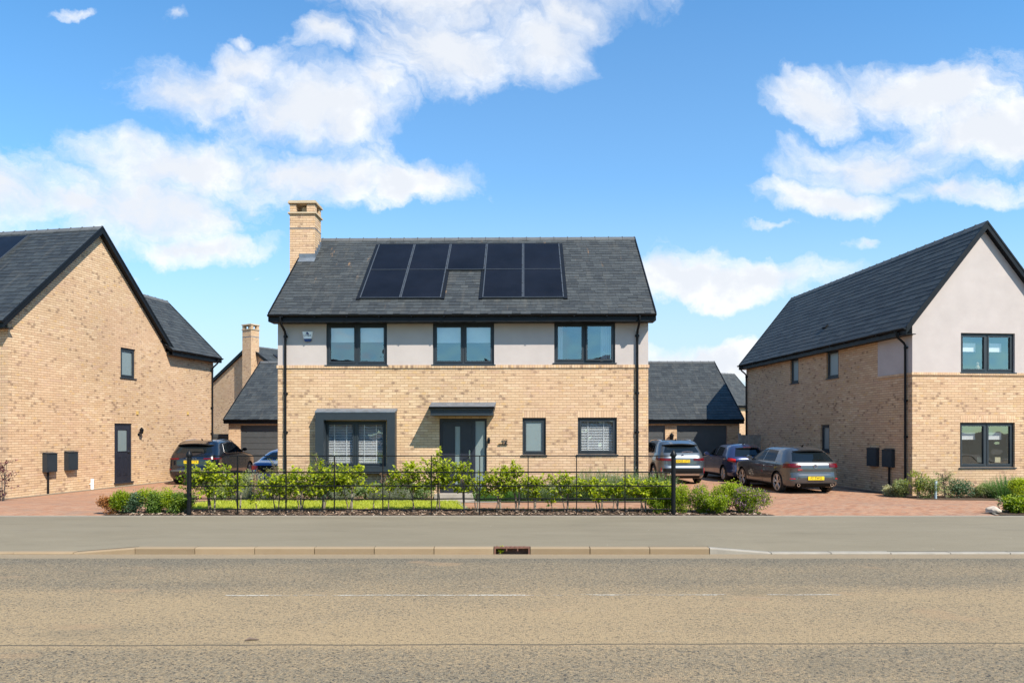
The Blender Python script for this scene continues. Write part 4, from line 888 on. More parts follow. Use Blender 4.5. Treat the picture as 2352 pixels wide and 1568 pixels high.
# ------------------------------------------------------------------ cars
def paint(name, col, metal=.35, rough=.32):
    m, t = mat(name); g = t.n('ShaderNodeTexCoord').outputs['Object']
    f = t.mr(t.noise(g, 900, 2).outputs[0], .3, .7, .85, 1.15); c = t.mix(1.0, col, t.vec(f, f, f), 'MULTIPLY')
    z = t.sep(g)[2]; d = t.m('MULTIPLY', t.mr(z, .4, .2, 0, .2), t.noise(g, 6, 4).outputs[0]); c = t.mix(d, c, (.16, .13, .10))
    finish(t, c, rough, metal=metal, coat=1.0, spec=.5); return m
M['tyre'] = plain('tyre', (.012, .012, .012), .8, var=.2); M['rim'] = plain('alloy', (.55, .50, .45), .4, .6); M['rimdark'] = plain('dark_alloy', (.02, .02, .02), .5)
M['carglass'] = glass('car_glass', refl=.045, wav=0.0, opaque=(.006, .009, .011)); M['rubber'] = plain('car_black_trim', (.005, .005, .005), .6, spec=.12)
M['plate'] = plain('yellow_plate', (.62, .45, .01), .4); M['ink'] = plain('plate_ink', (.01, .01, .01), .5); M['redlens'] = plain('red_lens', (.085, .002, .005), .2, spec=.4, var=.25, scale=9)
M['redbright'] = plain('bright_red_lens', (.42, .01, .01), .2); M['chrome'] = plain('chrome', (.75, .75, .75), .12, 1.0); M['redletter'] = plain('red_letter', (.7, .05, .06), .4); M['amber'] = plain('amber_lens', (.55, .12, .02), .15); M['seat'] = plain('cloth', (.03, .03, .03), .9)
def interp(tab, z):
    if z <= tab[0][0]: return tab[0][1:]
    for i, (p, q) in enumerate(zip(tab, tab[1:])):
        if p[0] <= z <= q[0]:
            h = q[0]-p[0]; t = (z-p[0])/h; o = tab[i-1] if i else p; r = tab[i+2] if i+2 < len(tab) else q; out = []
            for k in range(1, len(p)):      # monotone cubic through the table, so the panels curve without ridges
                s = (q[k]-p[k])/h; s0 = (p[k]-o[k])/(p[0]-o[0]) if o is not p else s; s1 = (r[k]-q[k])/(r[0]-q[0]) if r is not q else s
                m0 = 0.0 if s*s0 <= 0 else 2*s*s0/(s+s0); m1 = 0.0 if s*s1 <= 0 else 2*s*s1/(s+s1)
                out.append(p[k]*(2*t**3-3*t*t+1)+m0*h*(t**3-2*t*t+t)+q[k]*(3*t*t-2*t**3)+m1*h*(t**3-t*t))
            return tuple(out)
    return tab[-1][1:]
def spw(v, e): return math.copysign(abs(v)**e, v)
def car(name, label, loc, rz, P):
    tab = P['tab']; t = thing(name, label, P.get('cat', 'car'), loc, rz); N = 96; body_m = P['paint']
    def ring(z):
        yr, yf, b, n = interp(tab, z); c, a = (yr+yf)/2, (yf-yr)/2; out = []
        for k in range(N):
            ph = 2*math.pi*k/N; out.append((b*spw(math.sin(ph), 2/n), c-a*spw(math.cos(ph), 2/n), z))
        return out
    mb = MB(); zs = []
    for p, q in zip(tab, tab[1:]):
        m_ = max(1, int((q[0]-p[0])/.035)); zs += [p[0]+(q[0]-p[0])*i/m_ for i in range(m_)]
    zs.append(tab[-1][0]); rings = [ring(z) for z in zs]
    # crown the roof
    for rg in rings: mb.v += rg
    for i in range(len(rings)-1):
        for k in range(N):
            mb.f.append((i*N+k, i*N+(k+1) % N, (i+1)*N+(k+1) % N, (i+1)*N+k)); mb.uv += [(0, 0)]*4; mb.mi.append(0); mb.tone.append(.5)
    mb.f.append(tuple(range(N))[::-1]); mb.uv += [(0, 0)]*N; mb.mi.append(1); mb.tone.append(.5)
    b0 = (len(rings)-1)*N; mb.f.append(tuple(range(b0, b0+N))); mb.uv += [(0, 0)]*N; mb.mi.append(0); mb.tone.append(.5)
    o = mb.build('body', [body_m, M['rubber']], t)
    # wheel arches cut out of the body (the cutter is applied and thrown away)
    wr, wy, hw = P['wr'], P['wheels'], P['hw']; cm = MB(); nn = 36
    for y in wy:
        for sx in (-1, 1):
            x0, x1 = sorted((sx*(hw-.24), sx*(hw+.1))); b = len(cm.v)
            for x in (x0, x1):
                for k in range(nn): cm.v.append((x, y+(wr+.045)*math.cos(2*math.pi*k/nn), wr+(wr+.045)*math.sin(2*math.pi*k/nn)))
            for k in range(nn): cm.f.append((b+k, b+(k+1) % nn, b+nn+(k+1) % nn, b+nn+k)); cm.uv += [(0, 0)]*4; cm.mi.append(1); cm.tone.append(0)
            cm.f.append(tuple(range(b, b+nn))[::-1]); cm.f.append(tuple(range(b+nn, b+2*nn))); cm.uv += [(0, 0)]*nn*2; cm.mi += [1, 1]; cm.tone += [0, 0]
    ct = cm.build('cutter', [body_m, M['rubber']], t, merge=True)
    md = o.modifiers.new('b', 'BOOLEAN'); md.operation = 'DIFFERENCE'; md.object = ct; md.solver = 'EXACT'
    bpy.context.view_layer.update(); dg = bpy.context.evaluated_depsgraph_get(); me = bpy.data.meshes.new_from_object(o.evaluated_get(dg)); o.modifiers.clear(); o.data = me; bpy.data.objects.remove(ct)
    me.shade_smooth(); me.set_sharp_from_angle(angle=R(32))
    def spt(y, z, sx, off):
        yr, yf, b, n = interp(tab, z); c, a = (yr+yf)/2, (yf-yr)/2; q = min(.9999, abs((y-c)/a))
        return (sx*(b*(1-q**n)**(1/n)+off), y, z)
    def rpt(x, z, off):
        yr, yf, b, n = interp(tab, z); c, a = (yr+yf)/2, (yf-yr)/2; q = min(.9999, abs(x/b)); return (x, c-a*(1-q**n)**(1/n)-off, z)
    def wpt(f, z, sx, off, xa, yb):     # wraps round the rear corner from x=xa on the tail to y=yb on the flank
        yr, yf, b, n = interp(tab, z); c, a = (yr+yf)/2, (yf-yr)/2
        p0 = math.asin(min(1, (xa/b))**(n/2)); p1 = math.acos(min(1, max(0, (c-yb)/a))**(n/2)); ph = p0+(p1-p0)*f
        return (sx*(b*spw(math.sin(ph), 2/n)+off*math.sin(ph)), c-a*spw(math.cos(ph), 2/n)-off*math.cos(ph), z)
    def patch(fn, nu, nv): # fn(u, v) -> point
        m2 = MB()
        for i in range(nu):
            for j in range(nv): m2.face([fn(i/nu, j/nv), fn((i+1)/nu, j/nv), fn((i+1)/nu, (j+1)/nv), fn(i/nu, (j+1)/nv)])
        return m2
    lerp = lambda a, b, t: a+(b-a)*t
    def quad(c, u, v):      # bilinear in 4 corners: bl, br, tr, tl
        return tuple(lerp(lerp(c[0][k], c[1][k], u), lerp(c[3][k], c[2][k], u), v) for k in (0, 1))
    for q in P['side']:
        for sx in (-1, 1): patch(lambda u, v: spt(*quad(q, u, v), sx, .005), 10, 8).build('side_window', M['carglass'], t, smooth=True)
    if P.get('trimline'):
        q = P['trimline']
        for sx in (-1, 1):
            m2 = MB(); pts = [spt(y, z, sx, .006) for y, z in q]
            m2.tube(pts, .006, 6); m2.build('window_trim', M['chrome'], t)
    q = P['rear']; rq = lambda u, v: (quad(q, u, v)[0], quad(q, u, v)[1]-(.045*v+.0)*(2*u-1)**2)
    patch(lambda u, v: rpt(*rq(u, v), .006), 14, 8).build('rear_window', M['carglass'], t, smooth=True)
    if P.get('spoiler'):
        (x, z0, z1, dd) = P['spoiler']; m2 = MB(); nseg = 14
        for i in range(nseg):
            xa, xb = -x+2*x*i/nseg, -x+2*x*(i+1)/nseg; k = lambda xx: 1-(abs(xx)/x)**3*.5; cr = lambda p: (p[0], p[1], p[2]-.05*(p[0]/x)**2)
            a_, b_ = rpt(xa, z1, .0), rpt(xb, z1, .0); a2, b2 = rpt(xa, z0, dd*k(xa)), rpt(xb, z0, dd*k(xb)); a3, b3 = rpt(xa, z0-.04, dd*k(xa)-.01), rpt(xb, z0-.04, dd*k(xb)-.01); a4, b4 = rpt(xa, z0-.03, -.02), rpt(xb, z0-.03, -.02)
            a_, b_, a2, b2, a3, b3, a4, b4 = map(cr, (a_, b_, a2, b2, a3, b3, a4, b4)); up = lambda p, e: (p[0], p[1], p[2]+e)
            m2.face([up(a2, .0), up(b2, .0), up(b_, .012), up(a_, .012)], mi=0); m2.face([a3, b3, b2, a2], mi=1); m2.face([a4, b4, b3, a3], mi=1)
        m2.build('spoiler', [body_m, M['rubber']], t, smooth=40)
        if P.get('brake'): m2 = MB(); p = rpt(0, z0-.0, dd*1.0); m2.box(ID, -.16, .16, p[1]-.01, p[1]+.02, z0-.035, z0-.005); m2.build('brake_light', M['redbright'], t)
    for (mm, xa, yb, z0, z1, nm, sh) in P['lamps']:
        for sx in (-1, 1): patch(lambda u, v: wpt(u, lerp(z0, z1, v)*1.0+(sh*(u-.5) if sh else 0), sx, .011, xa, yb), 14, 5).build(nm, M[mm], t, smooth=True)
    for (mm, x, z0, z1, nm) in P['bands']: patch(lambda u, v: rpt(lerp(-x, x, u), lerp(z0, z1, v), .012), 14, 3).build(nm, mm if not isinstance(mm, str) else M[mm], t, smooth=True)
    # sill and arch trims
    for sx in (-1, 1):
        patch(lambda u, v: spt(lerp(wy[0]+wr+.06, wy[1]-wr-.06, u), lerp(tab[0][0], tab[0][0]+P.get('sill', .07), v), sx, .008), 8, 2).build('sill_trim', M['rubber'], t)
        if P.get('cladding'):
            for y in wy:
                m2 = MB(); pr = []
                for k in range(21):
                    an = math.pi*(-.08+1.16*k/20); pr.append(((wr+.05), (wr+.105), an))
                for (ra, rb, an), (rc, rd, an2) in zip(pr, pr[1:]):
                    g = lambda r, an: spt(y+r*math.cos(an), max(tab[0][0]+.01, wr+r*math.sin(an)), sx, .012)
                    m2.face([g(ra, an), g(rb, an), g(rb, an2), g(ra, an2)])
                m2.build('arch_trim', M['rubber'], t)
        # door shut lines and handles
        for (y, z0, z1) in P['doors']:
            m2 = MB(); k = 8
            for i in range(k):
                za, zb = lerp(z0, z1, i/k), lerp(z0, z1, (i+1)/k); m2.face([spt(y-.005, za, sx, .002), spt(y+.005, za, sx, .002), spt(y+.005, zb, sx, .002), spt(y-.005, zb, sx, .002)])
            m2.build('shut_line', M['rubber'], t)
        for (y, z) in P['handles']:
            m2 = MB(); a = spt(y-.1, z, sx, .02); b = spt(y+.1, z, sx, .02); m2.tube([spt(y-.11, z, sx, -.005), a, b, spt(y+.11, z, sx, -.005)], .014, 6); m2.build('door_handle', body_m, t, smooth=True)
        ym, zm = P['mirror']; m2 = MB(); p = spt(ym, zm, sx, 0); rr = 10
        m2.lathe((p[0]+sx*.13, ym-.04, zm+.03), (0, 1, 0), [(0, .01), (.0, .085), (.05, .10), (.10, .07), (.13, .0)], 14); m2.v = [(a_[0], a_[1], zm+.03+(a_[2]-zm-.03)*.68) for a_ in m2.v]; m2.tube([(p[0]-sx*.03, ym, zm-.02), (p[0]+sx*.09, ym, zm)], .022, 6); m2.build('wing_mirror', body_m if not P.get('blackm') else M['rubber'], t, smooth=50)
    # tail details
    for (x, z) in P.get('exhaust', ()):
        y = rpt(x, z, 0)[1]; m2 = MB(); m2.lathe((x, y-.03, z), (0, 1, 0), [(0, .036), (0, .050), (.12, .050), (.12, .036), (0, .036)], 18); e = m2.build('exhaust_pipe', M['chrome'], t, smooth=50)
        m2 = MB(); m2.lathe((x, y+.02, z), (0, 1, 0), [(0, 0), (0, .037)], 16); m2.build('pipe_mouth', M['ink'], e)
    for (x0, x1, z) in P.get('seams', ()):
        m2 = MB(); k = 10
        for i in range(k):
            xa, xb = lerp(x0, x1, i/k), lerp(x0, x1, (i+1)/k); m2.face([rpt(xa, z-.005, .002), rpt(xb, z-.005, .002), rpt(xb, z+.005, .002), rpt(xa, z+.005, .002)])
        m2.build('tailgate_seam', M['rubber'], t)
    px_, pz_, ptxt = P['plate']; y = rpt(px_, pz_, 0)[1]; m2 = MB(); m2.box(ID, px_-.26, px_+.26, y-.022, y, pz_-.056, pz_+.056); pl = m2.build('number_plate', M['plate'], t)
    text_mesh(ptxt, .112, M['ink'], pl, (px_, y-.023, pz_), (R(90), 0, 0), 'plate_lettering', .001, sx=.92)
    for (txt, sz, mm, x, z, wd) in P.get('badges', ()):
        y = rpt(x, z, 0)[1]; text_mesh(txt, sz, M[mm], t, (x, y-.014, z), (R(90), 0, 0), 'badge_lettering', .003, sx=wd)
    if P.get('roundel'):
        x, z, r_ = P['roundel']; y = rpt(x, z, 0)[1]; m2 = MB(); m2.lathe((x, y-.012, z), (0, -1, 0), [(0, r_), (.012, r_), (.012, r_*.82), (0, r_*.82)], 28); bd_ = m2.build('badge', M['chrome'], t, smooth=40)
        m2 = MB(); m2.lathe((x, y-.010, z), (0, -1, 0), [(0, r_*.82), (.0, 0)], 24); m2.build('badge_disc', M[P.get('disc', 'bluep')], bd_)
        for (pts) in P.get('strokes', ()):
            m2 = MB(); m2.tube([(x+a*r_, y-.018, z+b*r_) for a, b in pts], r_*.075, 5); m2.build('badge_stroke', M['chrome'], bd_)
    if P.get('wiper'):
        xa, xb, z = P['wiper']; m2 = MB(); m2.tube([rpt(xa, z, .02), rpt((xa+xb)/2, z+.02, .03), rpt(xb, z+.0, .02)], .011, 6); m2.build('wiper', M['rubber'] if not P.get('wm') else M['steel'], t)
    if P.get('rails'):
        for sx in (-1, 1):
            ya, yb, z, x = P['rails']; m2 = MB(); m2.tube([(sx*(x-.015), ya, z-.07), (sx*x, ya+.18, z+.01), (sx*x, (ya+yb)/2, z+.035), (sx*x, yb-.25, z+.0), (sx*(x-.015), yb, z-.08)], .018, 8); m2.build('roof_rail', M['rubber'] if P['rails'][2] > 1.6 else M['chrome'], t, smooth=50)
    ya, za = P['aerial']; m2 = MB(); m2.tube([(0, ya+.08, za-.01), (0, ya+.02, za+.02), (0, ya-.03, za+.055)], [.03, .02, .006], 8); m2.build('aerial', M['rubber'], t, smooth=True)
    # wheels
    for y in wy:
        for sx in (-1, 1):
            xo = sx*(hw-.012); w_ = MB(); tw = .21; R_ = wr; rr = P['rimr']
            w_.lathe((xo, y, R_), (-sx, 0, 0), [(.0, rr), (.0, rr+.01), (.006, rr+.05), (.0+.012, R_-.03), (.035, R_-.004), (.08, R_), (tw-.08, R_), (tw-.03, R_-.006), (tw, R_-.05), (tw, rr)], 36)
            wo = w_.build('tyre', M['tyre'], None, smooth=45); wo.name = 'wheel'; wo.parent = t; wo.data.materials.clear(); wo.data.materials.append(M['tyre'])
            w2 = MB(); w2.lathe((xo, y, R_), (-sx, 0, 0), [(.004, rr), (.004, rr-.022), (.05, rr-.03)], 36)
            c = Vector((xo, y, R_)); ns = P['spokes']
            for k in range(ns):
                a0 = 2*math.pi*k/ns+.3
                for dd_ in (-.19, .19):
                    p1 = (xo-sx*.03, y+.05*math.cos(a0), R_+.05*math.sin(a0)); p2 = (xo-sx*.016, y+(rr-.02)*math.cos(a0+dd_), R_+(rr-.02)*math.sin(a0+dd_)); w2.tube([p1, p2], [.024, .017], 5)
            w2.lathe((xo-sx*.018, y, R_), (-sx, 0, 0), [(0, .0), (.0, .05), (.03, .06)], 16); w2.build('rim', M['rim'], wo, smooth=50)
            w2 = MB(); w2.lathe((xo-sx*.07, y, R_), (-sx, 0, 0), [(0, 0), (0, rr), (.02, rr)], 28); w2.build('brake_disc', M['rimdark'], wo)
    return t
# cross-section tables: height, tail y, nose y, half width, squareness
HATCH = [(.20, .20, 4.05, .80, 8), (.26, .07, 4.18, .86, 8), (.40, .015, 4.25, .885, 8), (.52, .0, 4.26, .893, 6.5), (.60, .012, 4.26, .895, 6.5), (.66, .045, 4.25, .895, 7), (.78, .04, 4.22, .888, 7),
         (.86, .05, 4.05, .88, 8.5), (.90, .06, 3.85, .872, 8), (.96, .09, 3.3, .858, 7.5), (1.00, .13, 3.05, .84, 7.5), (1.10, .22, 2.86, .78, 7), (1.20, .33, 2.68, .722, 7), (1.30, .45, 2.46, .66, 6.5), (1.36, .54, 2.30, .612, 6),
         (1.40, .61, 2.16, .565, 5.5), (1.43, .70, 2.02, .505, 5), (1.455, .84, 1.86, .42, 4.5), (1.47, 1.0, 1.68, .30, 4), (1.478, 1.2, 1.5, .18, 3)]
golf = car('parked_hatchback', 'metallic grey hatchback with twin exhausts parked nearest the camera beside the right house', (9.43, 21.18, -.165), R(5.0), dict(
    tab=HATCH, cat='car', paint=paint('grey_paint', (.075, .079, .084), .6, .3), wr=.33, wheels=(.80, 3.42), hw=.885, rimr=.262, spokes=5,
    side=[[(.98, .99), (1.78, .99), (1.80, 1.36), (1.12, 1.33)], [(1.84, .99), (2.78, 1.0), (2.30, 1.31), (1.86, 1.37)]],
    rear=[(-.68, 1.01), (.68, 1.01), (.55, 1.33), (-.55, 1.33)], spoiler=(.58, 1.37, 1.425, .13), lamps=[('redlens', .46, .42, .82, .95, 'tail_light', -.02), ('redbright', .64, .14, .47, .495, 'reflector', 0)],
    bands=[('rubber', .64, .21, .34, 'diffuser')], doors=[(1.80, .28, .99), (2.86, .30, .99), (.86, .72, .98)], handles=[(1.12, .86), (2.1, .86)], mirror=(2.72, 1.03), blackm=False,
    exhaust=((-.54, .285), (.54, .285)), seams=[(-.62, .62, .655)], plate=(0, .50, 'F7 TWG'), badges=[('GTI', .07, 'redletter', -.50, .76, 1.3)], roundel=(0, .865, .062), disc='bluep',
    strokes=[[(-.45, .55), (-.18, .05), (0, .35), (.18, .05), (.45, .55)], [(-.68, .3), (-.32, -.6), (0, .0), (.32, -.6), (.68, .3)]], wiper=(-.02, .38, 1.04), aerial=(.78, 1.47)))
SUVT = [(.22, .12, 4.20, .82, 8), (.32, .03, 4.34, .89, 8), (.50, .0, 4.44, .915, 8), (.62, .02, 4.46, .918, 8), (.70, .06, 4.46, .918, 8.5), (.90, .07, 4.42, .91, 8.5), (.98, .09, 4.3, .90, 8), (1.04, .12, 3.9, .885, 8),
        (1.10, .16, 3.45, .87, 7.5), (1.16, .21, 3.15, .85, 7.5), (1.30, .33, 2.92, .80, 7), (1.42, .44, 2.66, .755, 7), (1.52, .55, 2.4, .71, 7), (1.57, .66, 2.2, .67, 6.5), (1.605, .82, 2.0, .58, 5), (1.62, 1.0, 1.8, .42, 4), (1.63, 1.2, 1.6, .2, 3)]
bmw = car('parked_suv', 'silver-blue SUV with roof rails parked closest to the middle house on the right driveway', (6.28, 25.0, -.165), R(3.5), dict(
    tab=SUVT, cat='suv', paint=paint('silver_blue_paint', (.062, .078, .095), .5, .3), wr=.35, wheels=(.84, 3.53), hw=.905, rimr=.235, spokes=5, cladding=True, sill=.14,
    side=[[(.92, 1.17), (1.22, 1.15), (1.22, 1.50), (1.06, 1.46)], [(1.26, 1.15), (1.98, 1.14), (1.98, 1.53), (1.27, 1.51)], [(2.03, 1.14), (2.95, 1.14), (2.42, 1.50), (2.05, 1.53)]],
    rear=[(-.66, 1.17), (.66, 1.17), (.55, 1.47), (-.55, 1.47)], spoiler=(.66, 1.50, 1.56, .17), lamps=[('redlens', .40, .50, .88, .97, 'tail_light', .02), ('redbright', .78, .12, .42, .62, 'reflector', 0)],
    bands=[('rubber', .74, .42, .60, 'bumper_insert'), ('steel', .60, .33, .40, 'skid_plate'), ('rubber', .62, .23, .32, 'diffuser')], doors=[(1.98, .36, 1.12), (3.0, .38, 1.12), (.95, .8, 1.1)], handles=[(1.25, .98), (2.25, .98)], mirror=(2.86, 1.2),
    seams=[(-.66, .66, .70)], plate=(0, .86, 'KN25 UTG'), badges=[('X1', .06, 'chrome', .45, .76, 1.2)], roundel=(0, 1.06, .045), wiper=(.0, .42, 1.19), wm=True, rails=(.75, 2.6, 1.60, .56), aerial=(.95, 1.62)))
PEU = [tuple([h[0]*.99, h[1]-(.02 if .85 < h[0] < .97 else 0), h[2]*.93, h[3]*.98, h[4]*.82]) for h in HATCH]
peu = car('parked_hatchback', 'violet-blue hatchback with a red high brake light, between two other cars', (9.10, 25.9, -.165), R(3.0), dict(
    tab=PEU, cat='car', paint=paint('violet_blue_paint', (.028, .038, .10), .45, .28), wr=.31, wheels=(.72, 3.24), hw=.865, rimr=.22, spokes=7,
    side=[[(.92, 1.0), (1.62, .99), (1.64, 1.35), (1.05, 1.31)], [(1.68, .99), (2.6, .99), (2.14, 1.29), (1.70, 1.36)]],
    rear=[(-.60, 1.0), (.60, 1.0), (.47, 1.30), (-.47, 1.30)], spoiler=(.54, 1.345, 1.395, .10), brake=True, lamps=[('redbright', .60, .34, .80, .93, 'tail_light', .05)],
    bands=[('rubber', .55, .18, .28, 'diffuser')], doors=[(1.65, .28, .98), (2.7, .3, .98)], handles=[(.98, .86), (1.95, .86)], mirror=(2.5, 1.02),
    seams=[(-.6, .6, .63)], plate=(0, .78, 'LM16 OYB'), badges=[], wiper=(-.25, .2, 1.03), aerial=(.8, 1.45)))
SK = [tuple([h[0]*1.005, h[1], h[2]*1.0, h[3], h[4]]) for h in SUVT]
sk = car('parked_suv', 'dark navy SUV with silver roof rails parked beside the left brick house', (-11.66, 24.75, -.165), R(2.0), dict(
    tab=SK, cat='suv', paint=paint('navy_paint', (.002, .003, .007), .0, .2), wr=.35, wheels=(.84, 3.55), hw=.905, rimr=.235, spokes=5, sill=.10,
    side=[[(.98, 1.19), (1.28, 1.15), (1.28, 1.50), (1.08, 1.44)], [(1.31, 1.15), (2.05, 1.14), (2.05, 1.53), (1.32, 1.50)], [(2.10, 1.14), (2.97, 1.14), (2.44, 1.48), (2.12, 1.53)]],
    trimline=[(.95, 1.18), (1.06, 1.47), (1.5, 1.53), (2.1, 1.55), (2.45, 1.51), (3.02, 1.125), (2.0, 1.125), (1.1, 1.13), (.95, 1.18)],
    rear=[(-.68, 1.17), (.68, 1.17), (.56, 1.48), (-.56, 1.48)], spoiler=(.66, 1.51, 1.57, .18), lamps=[('redlens', .44, .55, .93, .985, 'tail_light', .0), ('redbright', .70, .12, .56, .585, 'reflector', 0)],
    bands=[('rubber', .55, .24, .36, 'diffuser'), ('garage_grey', .72, .50, .56, 'bumper_insert')], doors=[(2.06, .36, 1.12), (3.05, .38, 1.12)], handles=[(1.3, .98), (2.3, .98)], mirror=(2.9, 1.2), blackm=True,
    seams=[(-.66, .66, .66)], plate=(0, .84, 'MT70 YTR'), badges=[('S K O D A', .055, 'chrome', 0, .965, 1.6)], roundel=(0, 1.09, .03), wiper=(-.1, .35, 1.19), rails=(.72, 2.65, 1.595, .56), aerial=(.98, 1.63)))
COUPE = [(.16, .14, 4.0, .80, 8), (.26, .04, 4.15, .87, 7), (.45, .0, 4.2, .90, 7), (.60, .0, 4.2, .91, 7), (.74, .03, 4.15, .905, 7), (.82, .06, 3.9, .895, 7), (.86, .10, 3.6, .88, 6.5), (.90, .28, 3.2, .86, 6), (.94, .52, 2.95, .835, 6),
         (1.05, .80, 2.75, .77, 5.5), (1.16, 1.08, 2.52, .70, 5), (1.25, 1.34, 2.28, .62, 4.5), (1.31, 1.6, 2.08, .50, 4), (1.34, 1.75, 1.95, .3, 3)]
cp = car('parked_coupe', 'bright blue coupe with its tail showing between the navy SUV and the middle house', (-8.06, 23.1, -.165), R(1.0), dict(
    tab=COUPE, cat='car', paint=paint('blue_paint', (.008, .06, .22), .3, .2), wr=.32, wheels=(.82, 3.3), hw=.895, rimr=.23, spokes=5,
    side=[[(1.1, .95), (1.9, .95), (1.9, 1.22), (1.45, 1.20)], [(1.94, .95), (2.75, .95), (2.36, 1.19), (1.96, 1.23)]],
    rear=[(-.62, .97), (.62, .97), (.45, 1.24), (-.45, 1.24)], lamps=[('redbright', .56, .36, .66, .79, 'tail_light', .02)], bands=[('rubber', .60, .58, .80, 'tail_panel')],
    doors=[(1.5, .28, .93), (2.8, .3, .93)], handles=[(1.7, .80)], mirror=(2.6, .97), seams=[], plate=(0, .60, 'CU68 VDT'), badges=[('AUDI', .06, 'chrome', .0, .73, 1.3)], aerial=(1.7, 1.33)))
# ------------------------------------------------------------------ estate fence
FE = thing('estate_fence', 'black iron estate fence of five rails between two round posts along the pavement', 'fence', (0, 14.55, 0))
fx0, fx1 = -6.88, 3.44
for x in (fx0, fx1):
    mb = MB(); mb.lathe((x, 0, -.05), (0, 0, 1), [(0, .048), (1.30, .048), (1.30, .066), (1.315, .066), (1.32, .05), (1.325, .07), (1.345, .072), (1.44, .012), (1.45, 0)], 20); mb.build('end_post', M['iron'], FE, smooth=40)
for z, r in ((1.265, .011), (.915, .014), (.628, .014), (.352, .014), (.128, .014)):
    mb = MB(); rng = random.Random(int(z*100)); pts = []
    for i in range(31): pts.append((fx0+(fx1-fx0)*i/30, rng.uniform(-.003, .003), z+rng.uniform(-.004, .004)))
    mb.tube(pts, r, 6); mb.build('rail', M['iron'], FE, smooth=True)
for i in range(1, 10):
    x = fx0+(fx1-fx0)*i/10; mb = MB(); mb.box(ID, x-.009, x+.009, -.02, .02, -.02, 1.275); mb.build('stanchion', M['iron'], FE)
# ------------------------------------------------------------------ plants
def leaf(mb, c, d, n, L, Wd, tone, rng):
    """folded five-point leaf: c base, d direction, n face normal"""
    d = d.normalized(); s = d.cross(n)
    if s.length < 1e-3: s = d.orthogonal()
    s.normalize(); n = s.cross(d)
    tip = c+d*L-n*L*.15; m1 = c+d*L*.5+s*Wd*.5+n*Wd*.18; m2 = c+d*L*.5-s*Wd*.5+n*Wd*.18; mid = c+d*L*.52
    mb.face([c, m1, tip, mid], tone=tone); mb.face([c, mid, tip, m2], tone=min(1, tone+.06))
def rv(rng, s=1.0): return Vector((rng.gauss(0, s), rng.gauss(0, s), rng.gauss(0, s)))
def twiggy(name, lab, cat, group, loc, h, wd, seed, lm, bare=.3, stems=2, twigs=26, lpt=11, L=.078, Wd=.056, stake=False, lean=0.0, tall=None, tb=.0, spread=.6, stem_m='bark_stem'):
    rng = random.Random(seed); t = thing(name, lab, cat, loc, 0, group); st = MB(); lf = MB()
    paths = []
    for s in range(stems):
        x0 = rng.uniform(-.06, .06); tx = rng.uniform(-.4, .4)*wd*.5+lean*h; pts = []
        hh = h*rng.uniform(.8, 1.0) if s else h
        for i in range(7): k = i/6; pts.append(Vector((x0+tx*k**1.3+rng.uniform(-.015, .015), rng.uniform(-.03, .03)+.0, hh*.93*k)))
        st.tube(pts, [.017-.012*i/6 for i in range(7)], 6); paths.append(pts)
    def along(p, k):
        f = k*6; i = min(5, int(f)); return p[i].lerp(p[i+1], f-i)
    for j in range(twigs):
        k = bare+(1-bare)*rng.random()**.85; p = along(rng.choice(paths), k); reach = wd*.5*(1.05-(abs(k-.45-.1)*1.1)**1.5)*rng.uniform(.35, 1.1)
        a = rng.uniform(0, 6.28); d = Vector((math.cos(a), math.sin(a)*.75, rng.uniform(-.15, .75)))
        q = p+d.normalized()*max(.06, reach); q.z = min(q.z, h*1.02); mid = p.lerp(q, .5)+rv(rng, .012); st.tube([p, mid, q], [.005, .004, .002], 4, cap=False)
        for l in range(lpt):
            f = rng.uniform(.25, 1.08); c = (p.lerp(mid, f*2) if f < .5 else mid.lerp(q, f*2-1))+rv(rng, .018)
            if c.z < .02: continue
            ld = (q-p).normalized()*.6+rv(rng, .6)+Vector((0, 0, -.15)); nrm = Vector((rng.gauss(0, .45), rng.gauss(-.35, .4), 1)); sz = rng.uniform(.6, 1.15)
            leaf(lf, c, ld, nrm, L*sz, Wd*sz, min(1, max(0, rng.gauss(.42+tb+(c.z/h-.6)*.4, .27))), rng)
    if tall:
        for l in range(40):
            k = rng.random(); c = paths[0][-1]+Vector((tall*k*.15+rng.gauss(0, .02), rng.gauss(0, .02), tall*k-.02)); leaf(lf, c, rv(rng)+Vector((0, 0, .3)), rv(rng, .4)+Vector((0, -.3, 1)), L, Wd*.9, min(1, .6+rng.random()*.4), rng)
        st.tube([paths[0][-1], paths[0][-1]+Vector((tall*.15, 0, tall))], [.005, .002], 4)
    st.build('stem', M[stem_m], t); lf.build('leaves', lm, t)
    if stake: mb = MB(); x = rng.uniform(.03, .08); mb.tube([(x, .02, -.02), (x+rng.uniform(-.03, .03), .02, bare*h+.05)], .019, 8); mb.build('tree_guard', M['guard'], t, smooth=True)
    return t
